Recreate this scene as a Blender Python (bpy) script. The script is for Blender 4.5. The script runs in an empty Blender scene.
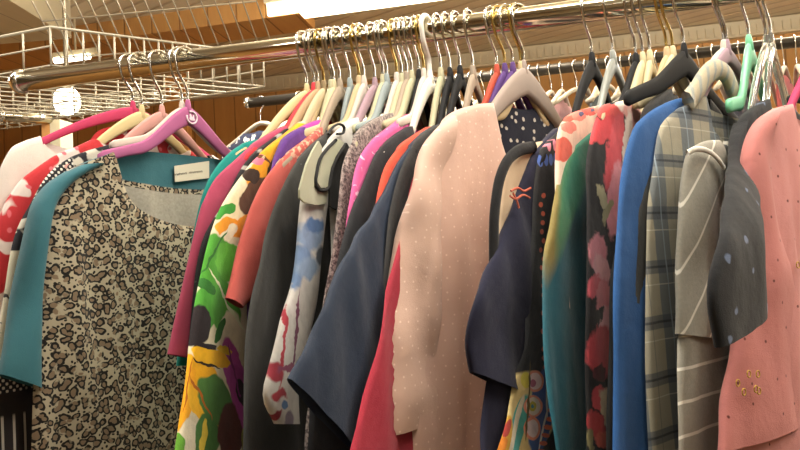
import bpy, math, random
import numpy as np
from mathutils import Vector, Matrix, noise as mnoise

random.seed(7)
COL = bpy.context.scene.collection
F = 700.0
YAW, PITCH, ROLL = (math.radians(v) for v in (11, 3.4, -3.5))
CAM = Vector((0, 0, 1.25))
ROT = Matrix.Rotation(YAW, 3, 'Z') @ Matrix.Rotation(math.pi / 2 + PITCH, 3, 'X') @ Matrix.Rotation(ROLL, 3, 'Z')
RAIL_Y, RAIL_Z, RAIL_R = 1.107, 1.629, 0.0180

# ---------------------------------------------------------------- helpers
def ray(x, y):
    return ROT @ Vector(((x - 400) / F, -(y - 225) / F, -1))

def on_y(x, y, Y):
    d = ray(x, y)
    return CAM + d * (Y / d.y)

def on_z(x, y, Z):
    d = ray(x, y)
    return CAM + d * ((Z - CAM.z) / d.z)

def at_depth(x, y, D):
    return CAM + ray(x, y) * D

def lin(h):
    h = h.lstrip('#')
    out = []
    for i in (0, 2, 4):
        c = int(h[i:i + 2], 16) / 255
        out.append(c / 12.92 if c <= 0.04045 else ((c + 0.055) / 1.055) ** 2.4)
    return (*out, 1.0)

def smooth(a, b, x):
    t = min(1, max(0, (x - a) / (b - a)))
    return t * t * (3 - 2 * t)

def mesh_obj(name, verts, faces, mats, parent=None, smooth_shade=True, mat_idx=None):
    used = sorted({i for f in faces for i in f})
    if len(used) < len(verts):
        mp = {a: b for b, a in enumerate(used)}
        verts = [verts[i] for i in used]
        faces = [tuple(mp[i] for i in f) for f in faces]
    me = bpy.data.meshes.new(name)
    me.from_pydata([tuple(v) for v in verts], [], faces)
    if not isinstance(mats, (list, tuple)):
        mats = [mats]
    for m in mats:
        me.materials.append(m)
    if mat_idx:
        for p, i in zip(me.polygons, mat_idx):
            p.material_index = i
    if smooth_shade:
        me.polygons.foreach_set('use_smooth', [True] * len(me.polygons))
    me.update()
    o = bpy.data.objects.new(name, me)
    COL.objects.link(o)
    if parent is not None:
        o.parent = parent
    return o

def tag(o, label=None, cat=None, group=None, kind=None):
    if label: o['label'] = label
    if cat: o['category'] = cat
    if group: o['group'] = group
    if kind: o['kind'] = kind
    return o

def empty(name, loc, rz=0.0):
    o = bpy.data.objects.new(name, None)
    o.empty_display_size = 0.05
    COL.objects.link(o)
    o.location = loc
    o.rotation_euler = (0, 0, rz)
    return o

class MB:
    """collects shapes into one mesh"""
    def __init__(self):
        self.v, self.f = [], []
    def add(self, vs, fs):
        b = len(self.v)
        self.v += [Vector(p) for p in vs]
        self.f += [tuple(i + b for i in f) for f in fs]
        return self
    def box(self, c, d, rz=0.0):
        m = Matrix.Rotation(rz, 3, 'Z')
        vs = [Vector(c) + m @ Vector((sx * d[0] / 2, sy * d[1] / 2, sz * d[2] / 2)) for sx in (-1, 1) for sy in (-1, 1) for sz in (-1, 1)]
        return self.add(vs, [(0, 1, 3, 2), (4, 6, 7, 5), (0, 4, 5, 1), (2, 3, 7, 6), (0, 2, 6, 4), (1, 5, 7, 3)])
    def tube(self, pts, r, n=8, caps=True, radii=None):
        pts = [Vector(p) for p in pts]
        vs, fs = [], []
        prev = None
        for i, p in enumerate(pts):
            a = pts[max(0, i - 1)]
            b = pts[min(len(pts) - 1, i + 1)]
            t = (b - a).normalized()
            if prev is None:
                ref = Vector((0, 0, 1)) if abs(t.z) < 0.9 else Vector((1, 0, 0))
                u = t.cross(ref).normalized()
            else:
                u = (prev - t * prev.dot(t)).normalized()
            prev = u
            w = t.cross(u)
            rr = radii[i] if radii else r
            for k in range(n):
                an = 2 * math.pi * k / n
                vs.append(p + (u * math.cos(an) + w * math.sin(an)) * rr)
        for i in range(len(pts) - 1):
            for k in range(n):
                k2 = (k + 1) % n
                fs.append((i * n + k, i * n + k2, (i + 1) * n + k2, (i + 1) * n + k))
        if caps:
            fs.append(tuple(reversed(range(n))))
            fs.append(tuple((len(pts) - 1) * n + k for k in range(n)))
        return self.add(vs, fs)
    def lathe(self, prof, axis_o, axis_d, n=24):
        d = Vector(axis_d).normalized()
        u = d.orthogonal().normalized()
        w = d.cross(u)
        vs, fs = [], []
        for (t, r) in prof:
            for k in range(n):
                an = 2 * math.pi * k / n
                vs.append(Vector(axis_o) + d * t + (u * math.cos(an) + w * math.sin(an)) * max(r, 1e-4))
        for i in range(len(prof) - 1):
            for k in range(n):
                k2 = (k + 1) % n
                fs.append((i * n + k, i * n + k2, (i + 1) * n + k2, (i + 1) * n + k))
        fs.append(tuple(reversed(range(n))))
        fs.append(tuple((len(prof) - 1) * n + k for k in range(n)))
        return self.add(vs, fs)
    def build(self, name, mat, parent=None, smooth_shade=True):
        return mesh_obj(name, self.v, self.f, mat, parent, smooth_shade)

def curve_pts(pts, n):
    """Catmull-Rom through pts, n points evenly by arc length"""
    P = [Vector(p) for p in pts]
    P = [P[0] * 2 - P[1]] + P + [P[-1] * 2 - P[-2]]
    dense = []
    for i in range(1, len(P) - 2):
        for k in range(12):
            t = k / 12
            p0, p1, p2, p3 = P[i - 1], P[i], P[i + 1], P[i + 2]
            dense.append(0.5 * ((2 * p1) + (p2 - p0) * t + (2 * p0 - 5 * p1 + 4 * p2 - p3) * t * t + (3 * p1 - p0 - 3 * p2 + p3) * t ** 3))
    dense.append(P[-2])
    return resample(dense, n)

def resample(pts, n):
    L = [0.0]
    for a, b in zip(pts[:-1], pts[1:]):
        L.append(L[-1] + (b - a).length)
    out = []
    j = 0
    for k in range(n):
        d = L[-1] * k / (n - 1)
        while j < len(L) - 2 and L[j + 1] < d:
            j += 1
        seg = L[j + 1] - L[j]
        t = 0 if seg < 1e-9 else min(1, max(0, (d - L[j]) / seg))
        out.append(pts[j].lerp(pts[j + 1], t))
    return out

# ---------------------------------------------------------------- materials
class N:
    def __init__(self, name):
        self.m = bpy.data.materials.new(name)
        self.m.use_nodes = True
        self.t = self.m.node_tree
        self.b = self.t.nodes['Principled BSDF']
    def n(self, typ, ins=None, **props):
        nd = self.t.nodes.new(typ)
        for k, v in props.items():
            setattr(nd, k, v)
        for k, v in (ins or {}).items():
            self.set(nd.inputs[k], v)
        return nd
    def set(self, sock, v):
        if isinstance(v, bpy.types.NodeSocket):
            self.t.links.new(v, sock)
        else:
            sock.default_value = v
    def co(self):
        return self.n('ShaderNodeTexCoord').outputs['Object']
    def math(self, op, a, b=0.0, c=0.0):
        nd = self.n('ShaderNodeMath', {0: a, 1: b, 2: c}, operation=op)
        return nd.outputs[0]
    def vmath(self, op, a, b=(0, 0, 0)):
        return self.n('ShaderNodeVectorMath', {0: a, 1: b}, operation=op)
    def noise(self, co, scale, detail=2.0, rough=0.5, out='Fac'):
        return self.n('ShaderNodeTexNoise', {'Vector': co, 'Scale': scale, 'Detail': detail, 'Roughness': rough}).outputs[out]
    def voro(self, co, scale, rnd=1.0, feature='F1', dim='2D', out='Distance'):
        nd = self.n('ShaderNodeTexVoronoi', feature=feature, voronoi_dimensions=dim)
        self.set(nd.inputs['Vector'], co)
        self.set(nd.inputs['Scale'], scale)
        self.set(nd.inputs['Randomness'], rnd)
        return nd.outputs[out]
    def mix(self, fac, a, b):
        nd = self.n('ShaderNodeMix', data_type='RGBA')
        self.set(nd.inputs[0], fac)
        self.set(nd.inputs[6], a)
        self.set(nd.inputs[7], b)
        return nd.outputs[2]
    def step(self, v, lo, hi):
        return self.n('ShaderNodeMapRange', {0: v, 1: lo, 2: hi, 3: 0.0, 4: 1.0}).outputs[0]
    def flat(self, co):
        """(s, z) of the cloth as a 2D vector"""
        sep = self.n('ShaderNodeSeparateXYZ', {0: co})
        return self.n('ShaderNodeCombineXYZ', {0: sep.outputs[0], 1: sep.outputs[2]}).outputs[0]
    def sep(self, co):
        return self.n('ShaderNodeSeparateXYZ', {0: co}).outputs
    def warp(self, co, scale, amt):
        nz = self.noise(co, scale, 2.0, out='Color')
        c = self.vmath('SUBTRACT', nz, (0.5, 0.5, 0.5)).outputs[0]
        s = self.n('ShaderNodeVectorMath', {0: c, 3: amt}, operation='SCALE').outputs[0]
        return self.vmath('ADD', co, s).outputs[0]

def cloth_mat(name, base, pattern=None, rough=0.85, sheen=0.12, weave=900, bump=0.12, vary=0.10, crease=0.4):
    k = N(name)
    co = k.co()
    if pattern:
        col = pattern(k, co)
    else:
        col = k.n('ShaderNodeRGB')
        col.outputs[0].default_value = lin(base)
        col = col.outputs[0]
    # slight worn unevenness of the dye
    nz = k.noise(co, 14, 3.0)
    f = k.step(nz, 0.3, 0.75)
    f = k.math('MULTIPLY', f, vary)
    dark = k.n('ShaderNodeMix', data_type='RGBA', blend_type='MULTIPLY')
    k.set(dark.inputs[0], f); k.set(dark.inputs[6], col); dark.inputs[7].default_value = (0.45, 0.45, 0.45, 1)
    k.set(k.b.inputs['Base Color'], dark.outputs[2])
    k.b.inputs['Roughness'].default_value = rough
    k.b.inputs['Sheen Weight'].default_value = sheen
    k.b.inputs['Specular IOR Level'].default_value = 0.25
    wv = k.noise(co, weave, 1.0)
    wr = k.noise(co, 38, 3.0, 0.55)
    h = k.math('MULTIPLY_ADD', wr, 4.0, wv)
    # soft hanging creases
    dr = k.vmath('MULTIPLY', k.warp(co, 7, 0.05), (13, 8, 3.2)).outputs[0]
    cr = k.noise(dr, 1.0, 1.5, 0.45)
    b0 = k.n('ShaderNodeBump', {'Strength': crease, 'Distance': 0.03, 'Height': cr})
    bp = k.n('ShaderNodeBump', {'Strength': bump * 2, 'Distance': 0.002, 'Height': h, 'Normal': b0.outputs[0]})
    k.set(k.b.inputs['Normal'], bp.outputs[0])
    return k.m

def plain_mat(name, hexc, rough=0.5, metal=0.0, spec=0.5, trans=0.0, ior=1.45, emit=None, estr=0.0, alpha=1.0):
    k = N(name)
    b = k.b
    co = k.co()
    nz = k.noise(co, 30, 2.0)
    c1 = lin(hexc)
    c2 = tuple(x * 0.88 for x in c1[:3]) + (1,)
    k.set(b.inputs['Base Color'], k.mix(nz, c1, c2))
    b.inputs['Roughness'].default_value = rough
    b.inputs['Metallic'].default_value = metal
    b.inputs['Specular IOR Level'].default_value = spec
    b.inputs['Transmission Weight'].default_value = trans
    b.inputs['IOR'].default_value = ior
    if emit:
        b.inputs['Emission Color'].default_value = lin(emit)
        b.inputs['Emission Strength'].default_value = estr
    return k.m

# ---------------------------------------------------------------- hangers
CHROME = plain_mat('chrome', '#d8d6d0', 0.16, 1.0)
RAILCHROME = plain_mat('rail_chrome', '#cfc8b4', 0.10, 1.0)
GOLDWIRE = plain_mat('brass_wire', '#d9bd72', 0.22, 1.0)
WIREGREY = plain_mat('shelf_wire', '#c4bca6', 0.4, 0.3)
HM = {}
def hmat(key, hexc, **kw):
    if key not in HM:
        HM[key] = plain_mat('hanger_' + key, hexc, **kw)
    return HM[key]

# how far each hanger is turned on the rail, so that neighbours do not cross
PHI = {(133, 107): 26.5, (142, 111): 24.5, (162, 111): 22.0, (182, 107): 24.0, (188, 106): 24.5, (307, 90): 18.1, (314, 89): 16.9, (318, 88): 15.9, (324, 87): 14.0, (331, 86): 11.8, (334, 86): 11.8, (340, 85): 13.7, (350, 84): 10.7, (359, 82): 13.1, (364, 82): 13.5, (375, 84): 12.5, (383, 81): 14.9, (387, 80): 15.4, (397, 79): 14.2, (402, 80): 12.8, (407, 78): 14.3, (412, 77): 15.3, (419, 76): 13.4, (424, 75): 14.9, (430, 76): 15.6, (441, 74): 13.7, (450, 74): 15.8, (460, 72): 17.1, (473, 72): 18.1, (497, 71): 30.0, (505, 70): 34.0, (513, 69): 37.0, (524, 67): 32.5, (521, 68): 31.5, (585, 60): 31.1, (588, 60): 30.2, (592, 59): 29.0, (607, 57): 24.9, (613, 57): 26.6, (636, 60): 33.3, (643, 59): 33.2, (650, 57): 31.0, (667, 54): 36.2, (673, 53): 38.0, (684, 50): 35.8, (724, 47): 38.7, (727, 47): 38.7, (734, 46): 38.9, (749, 42): 34.3, (766, 42): 37.8, (771, 41): 36.3, (812, 38): 36.7, (832, 34): 42.8}

class Hang:
    """frame of one hanger: hook axis on the rail, plane direction from the near tip"""
    def __init__(self, neck, tip, w=0.2, y=RAIL_Y):
        nk = on_y(neck[0], neck[1], y)
        self.o = nk
        self.w = w
        d = ray(*tip)
        # ray / vertical cylinder of radius w round the hook axis
        ax, ay = CAM.x - nk.x, CAM.y - nk.y
        A = d.x ** 2 + d.y ** 2
        B = 2 * (ax * d.x + ay * d.y)
        C = ax * ax + ay * ay - w * w
        disc = B * B - 4 * A * C
        self.ok = disc >= 0
        t = (-B - math.sqrt(max(disc, 0))) / (2 * A)
        p = CAM + d * t
        v = Vector((p.x - nk.x, p.y - nk.y, 0)).normalized()
        if tuple(neck) in PHI:
            a = math.radians(PHI[tuple(neck)])
            v = Vector((-math.sin(a), -math.cos(a), 0))
        self.P = v
        self.Nn = Vector((-v.y, v.x, 0))
        self.rz = math.atan2(v.y, v.x)
        self.tip_z = p.z - nk.z
        self.phi = math.degrees(math.atan2(-v.x, -v.y))
    def loc(self, px, py, off=0.0):
        d = ray(px, py)
        o = self.o + self.Nn * off
        t = (o - CAM).dot(self.Nn) / d.dot(self.Nn)
        q = CAM + d * t - self.o
        return Vector((q.dot(self.P), q.z))
    def jac(self, px, py):
        c = self.loc(px, py)
        a = self.loc(px + 1, py) - c
        b = self.loc(px, py + 1) - c
        return c, np.array([[a.x, b.x], [a.y, b.y]])

def hook_points(h, rail_z, rr):
    """hook polyline in the hanger plane: stem up from the neck, bend, and loop over the rail"""
    dz = rail_z - h.o.z
    c = abs(h.P.y)
    ra = rr / max(c, 0.45) + 0.0035
    rb = rr + 0.004
    zc = dz + 0.002
    pts = [(0, -0.012), (0, 0.0), (0.0, dz * 0.30), (0.003, dz * 0.42), (ra * 0.75, dz * 0.70)]
    for k in range(13):
        an = math.radians(-20 + 215 * k / 12)
        pts.append((ra * math.cos(an), zc + rb * math.sin(an)))
    return curve_pts([Vector((a, b)) for a, b in pts], 34)

def hanger_profile(w, drop, h0, h1, bell):
    def zc(s):
        q = min(1.0, abs(s) / w)
        return -drop * (bell * smooth(0, 0.6, q) + (1 - bell) * q) - h0 * 0.45 * (1 - q) * 0
    def hh(s):
        q = min(1.0, abs(s) / w)
        return (h0 + (h1 - h0) * smooth(0, 0.75, q)) * 0.5
    return zc, hh

def make_hanger(h, mat, label, hookmat=None, drop=None, h0=0.026, h1=0.014, th=0.0046, bell=0.55, w=None, ridge=None, ns=None,
                group='hangers on the long chrome rail', rail_z=RAIL_Z, rr=RAIL_R, hook_r=0.0023, neckcap=True):
    root = empty('clothes_hanger', h.o, h.rz)
    tag(root, label, 'hanger', group)
    w = w or h.w * 0.97
    if drop is None:
        drop = max(0.045, -(h.tip_z) - 0.012)
    zc, hh = hanger_profile(w, drop, h0, h1, bell)
    vs, fs = [], []
    n, m = 41, 12
    for i in range(n):
        s = -w + 2 * w * i / (n - 1)
        c, hv = zc(s), hh(s)
        z0 = c - hv
        if ridge is not None:
            zn = ridge(ns) - 0.004
            a = abs(s)
            if a < ns: c = zn * (a / ns) ** 1.35
            else: c = ridge(a) - 0.004
            z0 = c - hv
        tt = th * (0.55 if i in (0, n - 1) else 1)
        hv2 = hv * (0.6 if i in (0, n - 1) else 1)
        for k in range(m):
            an = 2 * math.pi * k / m
            cx, sx = math.cos(an), math.sin(an)
            y = tt * math.copysign(abs(cx) ** 0.6, cx)
            z = hv2 * math.copysign(abs(sx) ** 0.8, sx)
            vs.append((s, y, z0 + z))
    for i in range(n - 1):
        for k in range(m):
            k2 = (k + 1) % m
            fs.append((i * m + k, (i + 1) * m + k, (i + 1) * m + k2, i * m + k2))
    fs.append(tuple(range(m)))
    fs.append(tuple(reversed([(n - 1) * m + k for k in range(m)])))
    mesh_obj('shoulder_bar', vs, fs, mat, root)
    b = MB()
    b.tube([(p.x, 0, p.y) for p in hook_points(h, rail_z, rr)], hook_r, 8)
    hk = b.build('hook', hookmat or CHROME, root)
    if neckcap:
        MB().lathe([(-0.016, 0.0035), (-0.012, 0.006), (0.0, 0.0052), (0.008, 0.0042), (0.011, 0.003)], (0, 0, 0), (0, 0, 1), 12).build('neck_cap', mat, root)
    return root

# ---------------------------------------------------------------- garments
def poly_z(pts, s):
    """z on a polyline of (s,z) sorted by s"""
    if s <= pts[0].x: return pts[0].y
    for a, b in zip(pts[:-1], pts[1:]):
        if a.x <= s <= b.x:
            t = (s - a.x) / max(1e-9, b.x - a.x)
            return a.y + (b.y - a.y) * t
    return pts[-1].y

def poly_s(pts, z):
    """s on a polyline of (s,z) running downwards"""
    if z >= pts[0].y: return pts[0].x
    for a, b in zip(pts[:-1], pts[1:]):
        if b.y <= z <= a.y:
            t = (z - a.y) / min(-1e-9, b.y - a.y)
            return a.x + (b.x - a.x) * t
    return pts[-1].x

class Garment:
    def __init__(self, name, label, cat, h, outer, mat, cuff=None, edge=None, hem=0.78, T=0.0045, A=0.003, seam=0.172,
                 neck_s=None, front=0.07, back=0.02, sleeve_mat=None, sleeve_T=None, split=None, group='clothes hanging on the long chrome rail',
                 seed=0, sleeves=True, foldf=26, rows=56, cols=48, back_mat=None, far_sleeve=True, inner=None, arm=None, lift=0.0):
        self.h = h
        root = empty(name, h.o, h.rz)
        tag(root, label, cat, group)
        self.root = root
        self.T, self.A, self.seed, self.foldf = T, A, seed * 7.31 + 1.7, foldf
        O = [h.loc(*p) for p in outer]
        self.O = O
        dense = curve_pts(O, 160)
        ridge = [dense[0]]
        for p in dense[1:]:                        # monotone in s
            if p.x > ridge[-1].x + 1e-5: ridge.append(p)
        self.ridge_pts = ridge
        ns = neck_s if neck_s is not None else max(0.045, O[0].x)
        self.ns = ns
        ztop_neck = poly_z(ridge, ns)
        self.seam = seam
        hemz = hem - h.o.z
        below = [p for p in dense if p.y <= poly_z(ridge, seam) + 1e-4 and p.x > seam * 0.5]
        if sleeves:
            zs = poly_z(ridge, seam)
            if edge:
                E = [Vector((seam, zs))] + sorted([q for q in (h.loc(*p) for p in edge) if q.y < zs - 0.012], key=lambda q: -q.y)
            else:
                E = [Vector((seam, zs)), Vector((seam + 0.006, zs - 0.13)), Vector((seam + 0.025, hemz))]
        else:
            E = below if below else [Vector((seam, -0.1))]
            E = [E[0]] + [q for p, q in zip(E[:-1], E[1:]) if q.y < p.y]
        self.E = E
        if E[-1].y > hemz:
            E.append(Vector((E[-1].x + 0.004, hemz)))
        self.hemz = hemz
        rz = lambda s: (poly_z(ridge, s) if s > ns else ztop_neck)
        self.rz = rz
        # torso
        C, Rr = cols, rows
        def top(s, isfront):
            a = abs(s)
            if a >= ns: return poly_z(ridge, a)
            q = a / ns
            d = front if isfront else back
            return ztop_neck - d * math.sqrt(max(0.0, 1 - q ** 2.2))
        vs = {True: [], False: []}
        # columns concentrated so that neck edge gets rows
        for isf in (True, False):
            for r in range(Rr + 1):
                rr = (r / Rr) ** 1.15
                for c in range(C + 1):
                    u = -1 + 2 * c / C
                    u = math.copysign(abs(u) ** 0.85, u)
                    s0 = u * seam
                    zt = top(s0, isf)
                    z = zt + (hemz - zt) * rr
                    e = poly_s(E, z) if z < E[0].y else seam
                    s = u * e if u > 0 else u * min(e, seam + 0.05)
                    edgef = max(0.0, 1 - abs(u) ** 6) ** 0.5
                    shoulder = 0.0078 * (1 - smooth(0.10, 0.2, zt - z))
                    th = max(T, shoulder) * edgef * (0.8 + 0.2 * smooth(0, 0.01, zt - z))
                    n = (th if isf else -th) + self.fold(s, z, zt)
                    vs[isf].append((s, n, z))
        W = C + 1
        ff = [(r * W + c, r * W + c + 1, (r + 1) * W + c + 1, (r + 1) * W + c) for r in range(Rr) for c in range(C)]
        fb = [tuple(reversed(f)) for f in ff]
        base = len(vs[True])
        bridge = []
        for c in range(C):
            sa = (-1 + 2 * c / C); sb = (-1 + 2 * (c + 1) / C)
            if abs(math.copysign(abs(sa) ** .85, sa)) * seam >= ns - 1e-6 and abs(math.copysign(abs(sb) ** .85, sb)) * seam >= ns - 1e-6:
                bridge.append((c, base + c, base + c + 1, c + 1))
        for r in range(Rr):
            bridge.append((r * W, (r + 1) * W, base + (r + 1) * W, base + r * W))
            bridge.append((r * W + C, base + r * W + C, base + (r + 1) * W + C, (r + 1) * W + C))
        if back_mat is None:
            self.body = mesh_obj('bodice', vs[True] + vs[False], ff + [tuple(i + base for i in f) for f in fb] + bridge, mat, root)
        else:
            self.body = mesh_obj('front_panel', vs[True], ff, mat, root)
            mesh_obj('back_panel', vs[False] + vs[True], fb + [tuple(i - base if i >= base else i + base for i in f) for f in bridge], back_mat, root)
        # sleeves
        if sleeves:
            sm = sleeve_mat or mat
            i0 = min(range(len(dense)), key=lambda i: abs(dense[i].x - (seam - 0.02)) if dense[i].y > -0.25 else 9)
            out = resample(dense[i0:], 40)
            zs = out[0].y
            arm = h.loc(*arm) if arm else Vector((seam - 0.022, zs - 0.155))
            if cuff: cin = h.loc(*cuff)
            else: cin = out[-1] + Vector((-0.115, -0.012))
            if inner:
                inn = curve_pts([arm] + [h.loc(*p) for p in inner] + [cin], 40)
            else:
                inn = curve_pts([arm, arm.lerp(cin, 0.5) + Vector((0.004, 0)), cin], 40)
            self.lift = lift
            if lift:                              # this sleeve has swung out in front of its neighbour
                def lifted(px):
                    q = [h.loc(*p) for p in px]
                    L = [0.0]
                    for a, b in zip(q[:-1], q[1:]): L.append(L[-1] + (b - a).length)
                    return [h.loc(*p, lift * smooth(0.0, 0.8, l / L[-1])) for p, l in zip(px, L)]
                i1 = max(i for i, q in enumerate(O) if q.x <= seam)
                ol = resample(curve_pts(lifted([outer[i1]] + list(outer[i1 + 1:])), 120), 40)
                il = resample(curve_pts(lifted([outer[i1]] + list(inner) + [cuff]), 120), 40)
                self.sleeve(ol, il, sm, sleeve_T or 0.0085, 1, lift)
            else:
                self.sleeve(out, inn, sm, sleeve_T or max(T + 0.003, 0.0085), 1)
            if far_sleeve:
                self.sleeve(out, inn, sm, sleeve_T or max(T + 0.003, 0.0085), -1)
    def fold(self, s, z, zt):
        k = self.seed
        a = smooth(0.015, 0.22, zt - z)
        v = mnoise.noise(Vector((s * self.foldf, k, z * 2.2))) + 0.5 * mnoise.noise(Vector((s * self.foldf * 2.3, k + 9, z * 3.7)))
        return v * self.A * (0.25 + 1.5 * a)
    def sleeve(self, out, inn, mat, T, sgn, lift=0.0):
        n, m = len(out), 24
        vs, fs = [], []
        half = m // 2
        for i in range(n):
            o, q = out[i], inn[i]
            for k in range(m):
                an = 2 * math.pi * k / m
                u = 0.5 + 0.5 * math.cos(an)
                p = q.lerp(o, u)
                y = T * math.copysign(abs(math.sin(an)) ** 0.75, math.sin(an))
                f = mnoise.noise(Vector((p.x * self.foldf * 1.1, self.seed + 3, p.y * 5))) * self.A * 1.3 * smooth(0, 0.12, out[0].y - p.y)
                f += mnoise.noise(Vector((p.x * 9, self.seed + 13, p.y * 14))) * self.A * 0.8
                vs.append((sgn * p.x, y + f + lift * smooth(0.0, 0.8, i / (n - 1)), p.y))
        for i in range(n - 1):
            for k in range(m):
                k2 = (k + 1) % m
                f = (i * m + k, i * m + k2, (i + 1) * m + k2, (i + 1) * m + k)
                fs.append(f if sgn < 0 else tuple(reversed(f)))
        o = mesh_obj('sleeve', vs, fs, mat, self.root)
        return o
    def panel(self, name, px, mat, off=0.008, th=0.002, parent=None, smooth_n=0):
        """flat sewn-on piece outlined in the cloth's own plane"""
        pts = [self.h.loc(x, y, off) for x, y in px]
        return panel_local(name, pts, mat, off, th, parent or self.root)
    def strip(self, name, px, wd, mat, off=0.008, th=0.0025, parent=None, n=24):
        """ribbon or binding along a line on the cloth"""
        c = curve_pts([self.h.loc(x, y, off) for x, y in px], n)
        pts3 = [(p.x, off, p.y) for p in c]
        vs, fs = [], []
        for i, p in enumerate(c):
            a, b = c[max(0, i - 1)], c[min(n - 1, i + 1)]
            t = (b - a).normalized()
            nn = Vector((-t.y, t.x))
            for k in range(8):
                an = 2 * math.pi * k / 8
                q = p + nn * (wd / 2 * math.cos(an))
                vs.append((q.x, off + th * math.sin(an), q.y))
        for i in range(n - 1):
            for k in range(8):
                k2 = (k + 1) % 8
                fs.append((i * 8 + k, i * 8 + k2, (i + 1) * 8 + k2, (i + 1) * 8 + k))
        fs.append(tuple(range(8))); fs.append(tuple((n - 1) * 8 + k for k in reversed(range(8))))
        return mesh_obj(name, vs, fs, mat, parent or self.root)

def panel_local(name, pts, mat, off, th, parent):
    n = len(pts)
    vs = [(p.x, off + th / 2, p.y) for p in pts] + [(p.x, off - th / 2, p.y) for p in pts]
    area = sum(pts[i].x * pts[(i + 1) % n].y - pts[(i + 1) % n].x * pts[i].y for i in range(n))
    fr, bk = tuple(range(n)), tuple(reversed(range(n, 2 * n)))
    if area > 0: fr, bk = tuple(reversed(fr)), tuple(reversed(bk))
    fs = [fr, bk] + [(i, (i + 1) % n, n + (i + 1) % n, n + i) for i in range(n)]
    return mesh_obj(name, vs, fs, mat, parent, smooth_shade=False)

# cloth printed with shapes whose place is given on the cloth
def blob_pattern(h, ground, blobs, warp_s=30, warp_a=0.012, soft=0.08, mottle=0.25):
    def f(k, co):
        c0 = ground(k, co) if callable(ground) else None
        if c0 is None:
            r = k.n('ShaderNodeRGB'); r.outputs[0].default_value = lin(ground); c0 = r.outputs[0]
        wco = k.warp(co, warp_s, warp_a)
        for (px, py, rx, ry, rot, colr) in blobs:
            c, J = h.jac(px, py)
            a = math.radians(rot)
            Rm = np.array([[math.cos(a), -math.sin(a)], [math.sin(a), math.cos(a)]])
            M = np.linalg.inv(J @ Rm @ np.diag([rx, ry]))
            du = k.vmath('DOT_PRODUCT', wco, (M[0, 0], 0, M[0, 1])).outputs['Value']
            dv = k.vmath('DOT_PRODUCT', wco, (M[1, 0], 0, M[1, 1])).outputs['Value']
            u = k.math('SUBTRACT', du, float(M[0, 0] * c.x + M[0, 1] * c.y))
            v = k.math('SUBTRACT', dv, float(M[1, 0] * c.x + M[1, 1] * c.y))
            d = k.math('MULTIPLY_ADD', u, u, k.math('MULTIPLY', v, v))
            msk = k.step(d, 1.0 + soft, 1.0 - soft)
            c0 = k.mix(msk, c0, lin(colr))
        br = k.noise(k.vmath('MULTIPLY', k.warp(co, 30, 0.03), (90, 90, 40)).outputs[0], 1.0, 3.0, 0.6)
        mm = k.n('ShaderNodeMix', data_type='RGBA', blend_type='MULTIPLY')
        k.set(mm.inputs[0], k.math('MULTIPLY', k.step(br, 0.42, 0.68), mottle)); k.set(mm.inputs[6], c0); mm.inputs[7].default_value = (0.35, 0.32, 0.34, 1)
        return mm.outputs[2]
    return f
# ---------------------------------------------------------------- patterns
def rgb(k, h):
    r = k.n('ShaderNodeRGB'); r.outputs[0].default_value = lin(h); return r.outputs[0]

def leopard(k, co):
    f = k.flat(k.warp(k.warp(co, 18, 0.016), 70, 0.010))
    d = k.voro(f, 80, 1.0)
    nz = k.noise(co, 70, 2.0)
    d2 = k.math('ADD', d, k.math('MULTIPLY', k.math('SUBTRACT', nz, 0.5), 0.42))
    core = k.step(d2, 0.30, 0.22)
    c = k.mix(core, lin('#b3a78f'), lin('#85705a'))
    ring = k.math('MULTIPLY', k.step(d2, 0.23, 0.27), k.step(d2, 0.50, 0.46))
    gap = k.step(k.noise(co, 60, 1.0), 0.36, 0.42)
    c = k.mix(k.math('MULTIPLY', ring, gap), c, lin('#1c1916'))
    e = k.voro(k.flat(k.warp(co, 40, 0.008)), 135, 1.0)
    sp = k.math('MULTIPLY', k.step(e, 0.27, 0.21), k.step(d, 0.45, 0.5))
    return k.mix(sp, c, lin('#211d19'))

def red_white(k, co):
    w = k.warp(co, 20, 0.03)
    a = k.noise(w, 24, 1.0)
    c = k.mix(k.step(a, 0.54, 0.57), lin('#c5363c'), lin('#e6d8d2'))
    b = k.voro(k.flat(w), 34, 1.0)
    return k.mix(k.step(b, 0.16, 0.1), c, lin('#e0707a'))

def bw_mosaic(zf):
    z1, z2, z3 = zf
    def f(k, co):
        fl = k.flat(co)
        chk = k.n('ShaderNodeTexChecker', {'Vector': k.vmath('ADD', co, (0.3, 0.3, 0.3)).outputs[0], 'Scale': 1.0})
        sp = k.sep(co)
        px = k.math('SINE', k.math('MULTIPLY', sp[0], 700)); pz = k.math('SINE', k.math('MULTIPLY', sp[2], 620))
        polka = k.step(k.math('MULTIPLY', px, pz), 0.25, 0.4)
        pol = k.mix(polka, lin('#24242a'), lin('#d6d0c4'))
        flo = k.mix(k.step(k.noise(k.warp(co, 30, 0.03), 38, 2.0), 0.5, 0.54), lin('#26262c'), lin('#c9c3b5'))
        c = k.mix(k.step(k.noise(co, 17, 0.0), 0.5, 0.51), flo, pol)
        lines = k.mix(k.step(k.noise(k.warp(co, 60, 0.02), 60, 2.0), 0.36, 0.42), lin('#3c3a38'), lin('#cfc7b0'))
        z = sp[2]
        c = k.mix(k.step(z, z1, z1 - 0.002), c, lines)
        c = k.mix(k.step(z, z2, z2 - 0.002), c, pol)
        st = k.step(k.math('SINE', k.math('MULTIPLY', sp[0], 420)), 0.72, 0.8)
        stz = k.math('MULTIPLY', st, k.step(z, z3 - 0.03, z3 - 0.034))
        c2 = k.mix(stz, lin('#2a2425'), lin('#b4aea4'))
        return k.mix(k.step(z, z3, z3 - 0.002), c, c2)
    return f

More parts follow.
